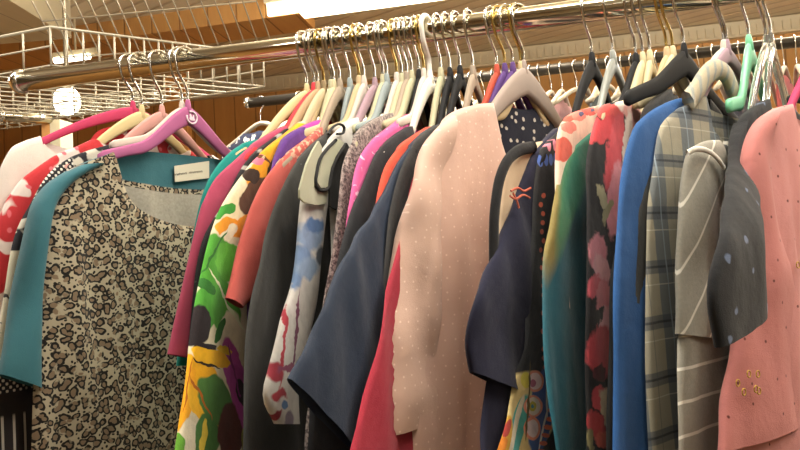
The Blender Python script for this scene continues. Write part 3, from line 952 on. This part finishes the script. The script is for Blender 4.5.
on_hanger('cardigan', 'royal blue long sleeved cardigan', 'cardigan', (724, 47), (654, 108),
          [(692, 95), (674, 100), (657, 107), (643, 117), (632, 131), (621, 171), (616, 226), (613, 333), (611, 450), (610, 490)], cloth_mat('royal_blue_jersey', '#20518a'),
          'pale grey velvet hanger over the royal blue cardigan', velvet('pale_grey', '#cfc4b8'), seed=29, sleeves=False, seam=0.19)
on_hanger('top', 'thin black top between the royal blue cardigan and the plaid shirt', 'top', (727, 47), (664, 124),
          [(697, 99), (679, 108), (664, 124), (653, 148), (643, 182), (635, 220), (631, 270), (636, 335), (644, 430), (646, 490)], cloth_mat('olive_black_cotton', '#2b2c2a'),
          'mauve hanger right of the pale grey hanger', velvet('mauve', '#a48a94'), seed=30, sleeves=False, seam=0.19, A=0.0015)
def plaid_collar(k, co):
    b = k.step(k.math('SINE', k.math('MULTIPLY_ADD', k.sep(co)[0], 330, k.math('MULTIPLY', k.sep(co)[2], 90))), 0.3, 0.7)
    return k.mix(b, lin('#b0a78e'), lin('#8f958f'))
PL = on_hanger('shirt', 'grey, cream and slate plaid shirt with a cream collar', 'shirt', (734, 46), (662, 121),
          [(703, 96), (686, 105), (672, 113), (659, 130), (652, 175), (647, 230), (645, 300), (645, 360), (649, 450), (651, 490)], cloth_mat('plaid_flannel', '', plaid),
          None, None, seed=31, sleeves=False, seam=0.19, T=0.005, A=0.0025)
PL.strip('collar', [(688, 101), (697, 90), (705, 77), (716, 69), (726, 75), (733, 92), (737, 108)], 0.030, cloth_mat('cream_plaid_collar', '', plaid_collar), off=0.006, th=0.008)
hm_ = Hang((749, 42), (728, 98))
make_hanger(hm_, plastic('mint', '#79c79b'), 'mint green plastic hanger near the right edge', bell=0.75, h0=0.04, h1=0.02, w=0.11, drop=0.10)
ST = on_hanger('top', 'grey top with thin white stripes hung on a clear hanger', 'top', (766, 42), (700, 146),
          [(716, 140), (705, 141), (694, 146), (687, 156), (681, 200), (678, 260), (677, 334)], cloth_mat('striped_melange', '', stripes(0.0, 0.0365, 0.06, 0.35)),
          'clear plastic hanger with drooping arms, over the striped top', CLEAR, cuff=(721, 340), edge=[(678, 335), (677, 400), (677, 450), (677, 500)], seed=32,
          sleeve_mat=cloth_mat('striped_melange_sleeve', '', stripes(0.9, 0.06, 0.045, 0.1)), T=0.006, hkw=dict(h0=0.022, h1=0.02), arm=(722, 170), inner=[(721, 260)], neck_s=0.11)
ST.strip('neck_binding', [(687, 153), (696, 149), (708, 151), (717, 158), (724, 168)], 0.007, cloth_mat('pale_binding', '#d6d1c4'), off=0.014, th=0.002)
_hf, _hp = Hang((771, 41), (732, 140)), Hang((832, 34), (765, 119))
def _gap(px, py):
    d = ray(px, py)
    q = CAM + d * ((_hp.o - CAM).dot(_hp.Nn) / d.dot(_hp.Nn))
    return (q - _hf.o).dot(_hf.Nn)
FLIFT = _gap(760, 310) + 0.035
on_hanger('blouse', 'black short sleeved blouse with blue grey flecks', 'blouse', (771, 41), (732, 140),
          [(766, 99), (752, 109), (741, 122), (729, 160), (717, 192), (712, 235), (711, 290), (717, 348)], cloth_mat('flecked_black', '', black_flecks),
          'clear plastic hanger at the right, over the flecked black blouse', CLEAR, cuff=(764, 317), arm=(757, 170), inner=[(748, 175), (752, 240)], edge=[(735, 180), (732, 300), (728, 420), (722, 480)], seed=33, sleeve_T=0.010, lift=FLIFT)
hb_ = Hang((812, 38), (774, 104))
make_hanger(hb_, velvet('black', '#1f1f20'), 'black hanger cut by the right edge of the picture', h0=0.05, bell=0.7, w=0.12, drop=0.10)
PK = on_hanger('dress', 'rose pink dress with scattered dark specks and gold rings', 'dress', (832, 34), (765, 119),
          [(787, 105), (775, 109), (760, 120), (749, 146), (745, 180), (744, 240), (740, 300), (733, 350), (716, 452)],
          cloth_mat('rose_pink_lit_front', '', pink_rings('#cc8a86')), 'hot pink hanger at the right, over the rose pink dress', velvet('hot_pink', '#c23f66'), cuff=(822, 416), seam=0.225, arm=(766, 130), inner=[(771, 190), (781, 250), (801, 312)],  # brighter light on the front is put into its pink; sleeve copy is darker
          edge=[(759, 140), (755, 200), (752, 260), (747, 330), (735, 390), (724, 450), (718, 500)], seed=34, T=0.01, A=0.006, sleeve_T=0.014, hem=0.6, sleeve_mat=cloth_mat('rose_pink_sleeve', '', pink_rings('#c07974')))
GOLD = cloth_mat('gold_thread', '#c29a3f')
for (x, y) in ((749, 374), (758, 374), (738, 383), (744, 392), (756, 389), (759, 391), (798, 265), (806, 278)):
    c = PK.h.loc(x, y, 0.0185)
    MB().tube([(c.x + 0.0038 * math.cos(a * math.pi / 6), 0.0185, c.y + 0.0038 * math.sin(a * math.pi / 6)) for a in range(13)], 0.0007, 6).build('gold_ring', GOLD, PK.root)

# hangers in the crowd whose clothes stay hidden
EXTRA = [((324, 87), 'sand'), ((334, 86), 'pale_cream'), ((359, 82), 'sand'), ((364, 82), 'pale_grey'), ((383, 81), 'sage'), ((387, 80), 'grey_blue'),
         ((397, 79), 'pale_grey'), ((407, 78), 'taupe'), ((412, 77), 'sage'), ((424, 75), 'pale_grey'), ((497, 71), 'brick'), ((505, 70), 'violet'), ((521, 68), 'sand'),
         ((636, 60), 'black'), ((643, 59), 'pale_cream'), ((667, 54), 'sand'), ((673, 53), 'pale_cream')]
HC = {'sand': '#c4ad86', 'brick': '#b9503c', 'pale_cream': '#cfc29c', 'pale_grey': '#cfc4b8', 'sage': '#b9b595', 'grey_blue': '#95a0a0', 'taupe': '#a59683', 'violet': '#5b3f78', 'black': '#1f1f20'}
WHERE = {324: 'sand hanger with a brass hook among the first crowded hooks', 334: 'pale cream hanger between the sage and taupe hangers on the left of the crowd', 359: 'sand hanger with a brass hook right of the grey blue hanger',
         364: 'pale grey hanger left of the mauve hanger', 383: 'sage hanger right of the mauve hanger', 387: 'grey blue hanger left of the speckled cardigan hook', 397: 'pale grey hanger with a brass hook left of the speckled cardigan hook',
         407: 'taupe hanger right of the speckled cardigan hook', 412: 'sage hanger left of the hot pink top hook', 424: 'pale grey hanger with a brass hook beside the white plastic hook', 497: 'brick red hanger left of the large grey hanger',
         505: 'violet hanger with a brass hook between the brick red and large grey hangers', 521: 'sand hanger with a brass hook behind the large grey hanger', 636: 'black hanger left of the two pale cream hangers', 643: 'pale cream hanger left of the coral bloom dress hook',
         667: 'sand hanger with a brass hook left of the long armed black hanger', 673: 'pale cream hanger with a brass hook beside the long armed black hanger'}
for (nk, key) in EXTRA:
    dx = {324: 70, 334: 62}.get(nk[0], 62 if nk[0] < 480 else 70)
    hh_ = Hang(nk, (nk[0] - dx, nk[1] + 62))
    gold = 'brass' in WHERE[nk[0]]
    big = nk[0] > 600
    make_hanger(hh_, velvet(key, HC[key]), WHERE[nk[0]], GOLDWIRE if gold else None, w=0.115 if big else 0.11, drop=0.085 if big else 0.09, h0=0.038 if big else 0.030, bell=0.6)
# ---------------------------------------------------------------- rail and shelves
def chrome_rail(name, label, a, b, r, mat=None):
    root = empty(name, a)
    tag(root, label, 'rail')
    A, B = Vector(a), Vector(b)
    MB().tube([(0, 0, 0), (B - A) * 0.5, B - A], r, 28).build('tube', mat or RAILCHROME, root)
    d = (B - A).normalized()
    MB().lathe([(-0.012, r * 0.9), (-0.010, r * 1.10), (-0.002, r * 1.22), (0.004, r * 1.22), (0.006, r)], (0, 0, 0), d, 28).build('end_cap', CHROME, root)
    return root
xl = on_y(21, 84, RAIL_Y).x
chrome_rail('clothes_rail', 'long chrome clothes rail running across the top of the picture', (xl, RAIL_Y, RAIL_Z), (1.9, RAIL_Y, RAIL_Z), RAIL_R)

# light and setting -------------------------------------------------
WALL_Y, CEIL_Z = 4.7, 2.66
def struct(o):
    o['kind'] = 'structure'
    return o
def plank_mat(name, c1, c2, per, axis=0, rough=0.6, line=0.04, lc=0.6):
    k = N(name)
    co = k.co()
    sp = k.sep(co)
    v = k.math('DIVIDE', sp[axis], per)
    fr = k.math('FRACT', k.math('ADD', v, 500.0))
    ln = k.step(k.math('ABSOLUTE', k.math('SUBTRACT', fr, 0.5)), 0.5 - line, 0.5 - line * 0.4)
    st = k.vmath('MULTIPLY', co, (12, 12, 12) if axis == 2 else ((14, 2.5, 2) if axis == 0 else (2.5, 14, 2))).outputs[0]
    g = k.noise(st, 1.6, 5.0, 0.6)
    c = k.mix(g, lin(c1), lin(c2))
    d = k.n('ShaderNodeMix', data_type='RGBA', blend_type='MULTIPLY')
    k.set(d.inputs[0], k.math('MULTIPLY', ln, lc)); k.set(d.inputs[6], c); d.inputs[7].default_value = (0.25, 0.2, 0.15, 1)
    k.set(k.b.inputs['Base Color'], d.outputs[2])
    k.b.inputs['Roughness'].default_value = rough
    bp = k.n('ShaderNodeBump', {'Strength': 0.4, 'Distance': 0.01, 'Height': k.math('SUBTRACT', 1.0, ln)})
    k.set(k.b.inputs['Normal'], bp.outputs[0])
    return k.m

def ceiling_mat():
    k = N('ceiling_boards')
    co = k.co()
    sp = k.sep(co)
    # narrow ribbed boards laid across the room, joined by wider seams
    rib = k.math('FRACT', k.math('ADD', k.math('DIVIDE', k.math('ADD', sp[1], k.math('MULTIPLY', sp[0], 0.45)), 0.11), 900.0))
    ln = k.step(k.math('ABSOLUTE', k.math('SUBTRACT', rib, 0.5)), 0.36, 0.48)
    seam = k.math('FRACT', k.math('ADD', k.math('DIVIDE', sp[1], 0.61), 100.37))
    l2 = k.step(k.math('ABSOLUTE', k.math('SUBTRACT', seam, 0.5)), 0.48, 0.49)
    g = k.noise(co, 9, 4.0)
    c = k.mix(g, lin('#cbbd9f'), lin('#dacdb0'))
    c = k.mix(k.math('MULTIPLY', ln, 0.42), c, lin('#86694a'))
    c = k.mix(k.math('MULTIPLY', l2, 0.6), c, lin('#6d553c'))
    k.set(k.b.inputs['Base Color'], c)
    k.b.inputs['Roughness'].default_value = 0.7
    bp = k.n('ShaderNodeBump', {'Strength': 0.5, 'Distance': 0.01, 'Height': k.math('SUBTRACT', 1.0, ln)})
    k.set(k.b.inputs['Normal'], bp.outputs[0])
    return k.m

WOOD = plank_mat('wood_panelling', '#b57f45', '#d3a25e', 0.16, 0)
HONEY = plank_mat('honey_wood', '#c98a45', '#dba05a', 2.0, 0, lc=0.0)
CREAM = plain_mat('cream_paint', '#ddd3b4', 0.6)
X0, X1, Y0, Y1 = -4.2, 4.2, -3.2, WALL_Y
struct(MB().box(((X0 + X1) / 2, (Y0 + Y1) / 2, -0.05), (X1 - X0, Y1 - Y0, 0.1)).build('floor', plank_mat('worn_floor', '#6d6254', '#7d7161', 0.3, 0), None, False))
struct(MB().box(((X0 + X1) / 2, (Y0 + Y1) / 2, CEIL_Z + 0.05), (X1 - X0, Y1 - Y0, 0.1)).build('ceiling', ceiling_mat(), None, False))
struct(MB().box(((X0 + X1) / 2, Y1 + 0.05, CEIL_Z / 2), (X1 - X0, 0.1, CEIL_Z)).build('wall_back', WOOD, None, False))
PLASTER = plain_mat('warm_plaster', '#cdbd9f', 0.8)
struct(MB().box((X0 - 0.05, (Y0 + Y1) / 2, CEIL_Z / 2), (0.1, Y1 - Y0, CEIL_Z)).build('wall_left', WOOD, None, False))
struct(MB().box((X1 + 0.05, (Y0 + Y1) / 2, CEIL_Z / 2), (0.1, Y1 - Y0, CEIL_Z)).build('wall_right', PLASTER, None, False))
struct(MB().box(((X0 + X1) / 2, Y0 - 0.05, CEIL_Z / 2), (X1 - X0, 0.1, CEIL_Z)).build('wall_front', PLASTER, None, False))
# moulding under the ceiling along the back wall
m = MB()
m.box(((X0 + X1) / 2, Y1 - 0.012, 2.607), (X1 - X0, 0.024, 0.105))
m.box(((X0 + X1) / 2, Y1 - 0.022, 2.562), (X1 - X0, 0.044, 0.014))
nd = 0
x = -3.4
while x < 2.6:
    m.box((x, Y1 - 0.027, 2.605), (0.022, 0.012, 0.06))
    x += 0.05
struct(m.build('trim_1', plain_mat('moulding_paint', '#d6c7a6', 0.65), None, False))
# boxed wooden beam under the ceiling, on the left
struct(MB().box((-2.6, 3.46, CEIL_Z - 0.05), (3.0, 0.26, 0.10)).build('beam', WOOD, None, False))

# cream boxed duct at the top left
def px_box(pa, pb, pc, z, hgt):
    pass
dA, dB = on_z(22, 10, 2.45), on_z(48, 27, 2.45)
struct(MB().box((dA.x - 0.6, dA.y + 0.05, 2.55), (1.2, 0.5, 0.2), math.radians(8)).build('trim_2', plank_mat('cream_duct', '#c9c0a0', '#d6cdb0', 0.17, 0, line=0.03, lc=0.5), None, False))

# posts on the far left
def post(name, px0, px1, Y, mat, z1=2.55):
    a, b = on_y(px0, 120, Y), on_y(px1, 120, Y)
    struct(MB().box(((a.x + b.x) / 2, Y, z1 / 2), (b.x - a.x, 0.06, z1)).build(name, mat, None, False))
post('trim_3', 48, 56, 1.9, HONEY, 1.76)
post('trim_4', 56.2, 66, 1.9, CREAM, 1.76)
post('trim_5', 13, 20, 2.7, HONEY, 1.78)
post('trim_6', 20.2, 31, 2.7, CREAM, 1.78)
post('trim_7', 167, 189, 3.9, HONEY, 2.5)
# second rail behind, fixed to the post
pa, pb = on_y(2, 116, 1.78), on_y(52, 107, 1.88)
chrome_rail('clothes_rail', 'short chrome rail behind, ending at the wooden post', pa, (pb.x, 1.88, pa.z), 0.0155)

# bulb and tube lamps on the left, long ceiling lamp
def glow(name, strength, col='#fff3d8'):
    k = N(name)
    k.b.inputs['Base Color'].default_value = lin('#fffaf0')
    k.b.inputs['Emission Color'].default_value = lin(col)
    k.b.inputs['Emission Strength'].default_value = strength
    return k.m
bp_ = on_y(67, 99, 1.82)
br = empty('wall_lamp', bp_)
tag(br, 'bare glowing bulb in front of the white post at the left', 'lamp')
MB().lathe([(a * 0.66, b * 0.66) for a, b in [(-0.072, 0.004), (-0.066, 0.026), (-0.05, 0.046), (-0.025, 0.056), (0.0, 0.057), (0.025, 0.050), (0.045, 0.034), (0.062, 0.020), (0.075, 0.018)]], (0, 0, 0), (0, 0, 1), 24).build('bulb', glow('bulb_glow', 9), br)
MB().lathe([(0.045, 0.012), (0.048, 0.015), (0.066, 0.015), (0.070, 0.006), (0.60, 0.004)], (0, 0, 0), (0, 0, 1), 20).build('socket', CHROME, br)
tp = on_y(72, 58.5, 3.2)
tr = empty('tube_lamp', tp)
tag(tr, 'short glowing tube lamp seen through the wire tray at the left', 'lamp')
MB().tube([(-0.10, 0, 0), (0.10, 0, 0)], 0.016, 14).build('tube', glow('tube_glow', 7), tr)
MB().box((0, 0.03, 0.03), (0.26, 0.05, 0.03)).build('housing', CREAM, tr, False)
MB().tube([(0, 0.03, 0.04), (0, 0.03, CEIL_Z - tp.z)], 0.006, 8).build('stem', CREAM, tr)
lc = on_z(268, 13, CEIL_Z - 0.07)
ln_ = empty('ceiling_lamp', (lc.x, lc.y + 0.02, CEIL_Z - 0.07))
tag(ln_, 'long fluorescent ceiling lamp above the rail', 'lamp')
MB().box((0.62, 0, 0.005), (1.22, 0.115, 0.06)).build('diffuser', glow('diffuser_glow', 4.5, '#fff0cc'), ln_, False)
MB().box((0.62, 0, 0.052), (1.24, 0.15, 0.036)).build('housing', CREAM, ln_, False)

# wire tray (corner towards us) and slanted wire grid
def P(x, y, z): return on_z(x, y, z)
zt = at_depth(50, 27, 1.40).z
zb = zt - 0.078
A, B = P(50, 27, zt), P(263, 54, zt)
D = A + (A - P(0, 37, zt)).normalized() * -0.62
A = Vector(A); B = Vector(B); D = Vector(D)
back = (D - A)
Bk = B + back
tray = empty('wire_tray', (A.x, A.y, zb))
tag(tray, 'shallow white wire tray with its corner above the left end of the rail', 'tray')
def rel(p, o): return Vector(p) - Vector(o)
def wires(name, segs, r, parent, o, mat=WIREGREY):
    mb = MB()
    for s in segs: mb.tube([rel(p, o) for p in s], r * 1.2, 6)
    return mb.build(name, mat, parent)
O_ = tray.location.copy()
dn = Vector((0, 0, zb - zt))
wires('rim', [[A, B, Bk, D, A]], 0.0026, tray, O_)
lowA, lowB, lowBk, lowD = A + dn, B + dn, Bk + dn, D + dn
wires('front_wires', [[A.lerp(B, t), lowA.lerp(lowB, t)] for t in [i / 15 for i in range(16)]], 0.0017, tray, O_)
wires('back_wires', [[D.lerp(Bk, t), lowD.lerp(lowBk, t)] for t in [i / 15 for i in range(16)]], 0.0017, tray, O_)
wires('side_panel', [[A.lerp(D, t), lowA.lerp(lowD, t)] for t in [i / 9 for i in range(1, 10)]] + [[A + dn * 0.5, D + dn * 0.5]], 0.0017, tray, O_)
wires('side_panel', [[B.lerp(Bk, t), lowB.lerp(lowBk, t)] for t in [i / 9 for i in range(1, 10)]] + [[B + dn * 0.5, Bk + dn * 0.5]], 0.0017, tray, O_)
wires('floor_wires', [[lowA.lerp(lowD, t), lowB.lerp(lowBk, t)] for t in [i / 12 for i in range(13)]] + [[lowA, lowD], [lowB, lowBk]], 0.0016, tray, O_)

# stack of wire shelves seen edge on, further back
zs0 = 1.62
st = empty('wire_shelf', on_y(90, 110, 2.1))
tag(st, 'stack of wire shelving behind the left part of the rail', 'shelf')
O2 = st.location.copy()
for i in range(4):
    y_ = 88 + i * 6.5
    a, b = on_y(-30, y_ + 10, 2.05), on_y(170 - i * 16, y_ - 2, 2.05)
    z = b.z
    a = Vector((a.x, 2.05, z)); b = Vector((b.x, 2.05, z))
    off = Vector((-0.03, 0.12, 0))
    wires('shelf_wires', [[a.lerp(b, 0) + off * t, b + off * t] for t in [k / 2 for k in range(3)]] + [[a.lerp(b, t), a.lerp(b, t) + off] for t in [k / 12 for k in range(13)]] +
          [[a.lerp(b, t), a.lerp(b, t) + Vector((0, 0, -0.035))] for t in [k / 12 for k in range(13)]], 0.0016, st, O2)

# slanted wire grid above
g0, g1 = at_depth(62, 70, 1.95), at_depth(272, 36, 1.95)
g1.z = g0.z = (g0.z + g1.z) / 2
grid = empty('wire_grid', g0)
tag(grid, 'slanted panel of parallel white wires above the rail at the left', 'wire grid')
O3 = grid.location.copy()
up0, up1 = at_depth(62 - 62, 70 - 132, 1.75), at_depth(272 - 50, 36 - 132, 1.75)
seg = []
nW = 17
for i in range(nW):
    t = i / (nW - 1)
    seg.append([g0.lerp(g1, t), up0.lerp(up1, t)])
wires('long_wires', seg, 0.0018, grid, O3)
cross = []
for u in (0.02, 0.34, 0.7, 1.0):
    cross.append([g0.lerp(up0, u), g1.lerp(up1, u)])
wires('cross_wires', cross, 0.0016, grid, O3)
wires('hanging_wires', [[up0, Vector((up0.x, up0.y, CEIL_Z))], [up1, Vector((up1.x, up1.y, CEIL_Z))], [up0, up1]], 0.0016, grid, O3)
# ---------------------------------------------------------------- rack further back
RY2 = 2.4
ra, rb = on_y(248, 99, RY2), on_y(790, 46.5, RY2)
RZ2 = 1.885
chrome_rail('clothes_rail', 'dark metal rail of the rack further back', (ra.x, RY2, RZ2 - 0.0), (2.4, RY2, RZ2), 0.018, plain_mat('dark_metal', '#4a453e', 0.4, 0.7))
far_cols = ['#d8d2c4', '#2a2a2e', '#c9a7a0', '#1f2740', '#b3413f', '#8a8f90', '#e3ddd0', '#5a4a40', '#d7a6ae', '#3d4a52']
rnd = random.Random(11)
FH = [velvet('far_pale', '#cfc6b2'), velvet('far_black', '#232325'), velvet('far_grey', '#8f8a84')]
far_mats = [cloth_mat('far_cloth', c) for c in far_cols]
def far_hanger_bm(dz):
    mb = MB()
    pts = [(0, 0, 0), (0, 0, dz * 0.4), (0.004, 0, dz * 0.55), (0.020, 0, dz * 0.85)]
    for k in range(9):
        an = math.radians(-15 + 205 * k / 8)
        pts.append((0.023 * math.cos(an), 0, dz + 0.022 * math.sin(an)))
    mb.tube(curve_pts(pts, 20), 0.0022, 6)
    return mb
hookme = far_hanger_bm(0.075).build('hook', CHROME)
barme = MB().tube(curve_pts([(-0.2, 0, -0.085), (-0.12, 0, -0.05), (-0.05, 0, -0.018), (0, 0, -0.004), (0.05, 0, -0.018), (0.12, 0, -0.05), (0.2, 0, -0.085)], 21), 0.008, 8).build('shoulder_bar', FH[0])
hook_data, bar_data = hookme.data, barme.data
bpy.data.objects.remove(hookme); bpy.data.objects.remove(barme)
# one plain far garment shape
def far_garment(i, loc, rz, mat, name, label):
    vs, fs = [], []
    C, R = 16, 14
    for sd in (1, -1):
        for r in range(R + 1):
            for c in range(C + 1):
                u = -1 + 2 * c / C
                s = u * 0.205
                zt = -0.012 - 0.085 * abs(u) ** 1.1 - (0.03 * max(0, 1 - (u / 0.35) ** 2) if abs(u) < 0.35 else 0)
                z = zt + (-0.75 - zt) * (r / R)
                s2 = s * (1 + 0.15 * (r / R)) + (0.05 * u * smooth(0.0, 0.3, r / R) * (1 - smooth(0.3, 0.36, r / R)))
                n = sd * 0.010 * math.sqrt(max(0, 1 - u ** 6)) + 0.006 * mnoise.noise(Vector((s * 20, i * 5.3, z * 3)))
                vs.append((s2, n, z))
    W = C + 1
    base = (R + 1) * W
    for r in range(R):
        for c in range(C):
            q = (r * W + c, r * W + c + 1, (r + 1) * W + c + 1, (r + 1) * W + c)
            fs.append(q); fs.append(tuple(base + k for k in reversed(q)))
    for c in range(C):
        fs.append((c, base + c, base + c + 1, c + 1))
    for r in range(R):
        fs.append((r * W, (r + 1) * W, base + (r + 1) * W, base + r * W))
        fs.append((r * W + C, base + r * W + C, base + (r + 1) * W + C, (r + 1) * W + C))
    o = mesh_obj(name, vs, fs, mat)
    o.location = loc; o.rotation_euler = (0, 0, rz)
    return o
x = ra.x + 0.20
i = 0
GAR = {}
while x < 1.42:
    px_hole = False
    o = empty('clothes_hanger', (x, RY2, RZ2 - 0.075), math.radians(-110 + rnd.uniform(-8, 8)))
    tag(o, 'hanger with a small silver hook on the rack further back', 'hanger', 'hangers on the rack further back')
    h1 = bpy.data.objects.new('hook', hook_data); COL.objects.link(h1); h1.parent = o
    b1 = bpy.data.objects.new('shoulder_bar', bar_data); COL.objects.link(b1); b1.parent = o
    if i % 3 == 0:
        g = far_garment(i, (x, RY2, RZ2 - 0.078), o.rotation_euler[2], far_mats[(i // 3) % len(far_mats)], 'garment', '')
        tag(g, 'garment on the rack further back, mostly hidden by the nearer clothes', 'clothing', 'clothes on the rack further back')
    x += rnd.uniform(0.026, 0.052)
    i += 1
# navy printed garment at the near end of the far rack
o = empty('clothes_hanger', (ra.x + 0.045, RY2, RZ2 - 0.075), math.radians(-20))
tag(o, 'cream hanger at the near end of the rack further back, beside the purple hanger', 'hanger', 'hangers on the rack further back')
h1 = bpy.data.objects.new('hook', hook_data); COL.objects.link(h1); h1.parent = o
b1 = bpy.data.objects.new('shoulder_bar', bar_data); COL.objects.link(b1); b1.parent = o
o = far_garment(99, (ra.x + 0.045, RY2, RZ2 - 0.066), math.radians(-20), cloth_mat('navy_white_print', '', navy_print), 'garment', '')
tag(o, 'navy and white printed garment at the near end of the rack further back', 'clothing', 'clothes on the rack further back')

# ---------------------------------------------------------------- area lights added overhead
def area(name, loc, sx, sy, power, col, rot=(0, 0, 0)):
    l = bpy.data.lights.new(name, 'AREA')
    l.shape = 'RECTANGLE'; l.size, l.size_y = sx, sy
    l.energy = power; l.color = col
    o = bpy.data.objects.new(name, l); COL.objects.link(o)
    o.location = loc; o.rotation_euler = rot
    return o
WARM = (1.0, 0.95, 0.87)
# unseen overhead fills added in pairs: one lights the clothes, one brightens the ceiling
for (x, y, dn_, up_) in ((0.25, 0.72, 21, 18), (-1.3, 0.75, 15, 4), (1.6, 0.8, 16, 22), (-0.6, 2.2, 24, 44), (1.4, 2.9, 26, 66), (-3.2, 1.5, 40, 4), (3.0, 2.4, 16, 40), (0.0, -1.4, 6, 6)):
    area('fill_down', (x, y, 2.28), 1.2, 0.12, dn_, WARM)
    area('fill_up', (x, y, 2.30), 1.2, 0.12, up_, WARM, (math.pi, 0, 0))
W = bpy.data.worlds.new('world'); bpy.context.scene.world = W
W.use_nodes = True
bg = W.node_tree.nodes['Background']
bg.inputs[0].default_value = (1.0, 0.9, 0.75, 1); bg.inputs[1].default_value = 0.25

# ---------------------------------------------------------------- camera
cd = bpy.data.cameras.new('camera')
cd.sensor_width = 36.0
cd.lens = F / 800 * 36.0
cd.clip_start = 0.02
co_ = bpy.data.objects.new('camera', cd); COL.objects.link(co_)
co_.location = CAM
co_.rotation_euler = ROT.to_euler()
sc = bpy.context.scene
sc.camera = co_
sc.view_settings.view_transform = 'Standard'
sc.view_settings.look = 'None'
sc.view_settings.gamma = 1.0
sc.view_settings.use_curve_mapping = False
sc.view_settings.exposure = 0.05
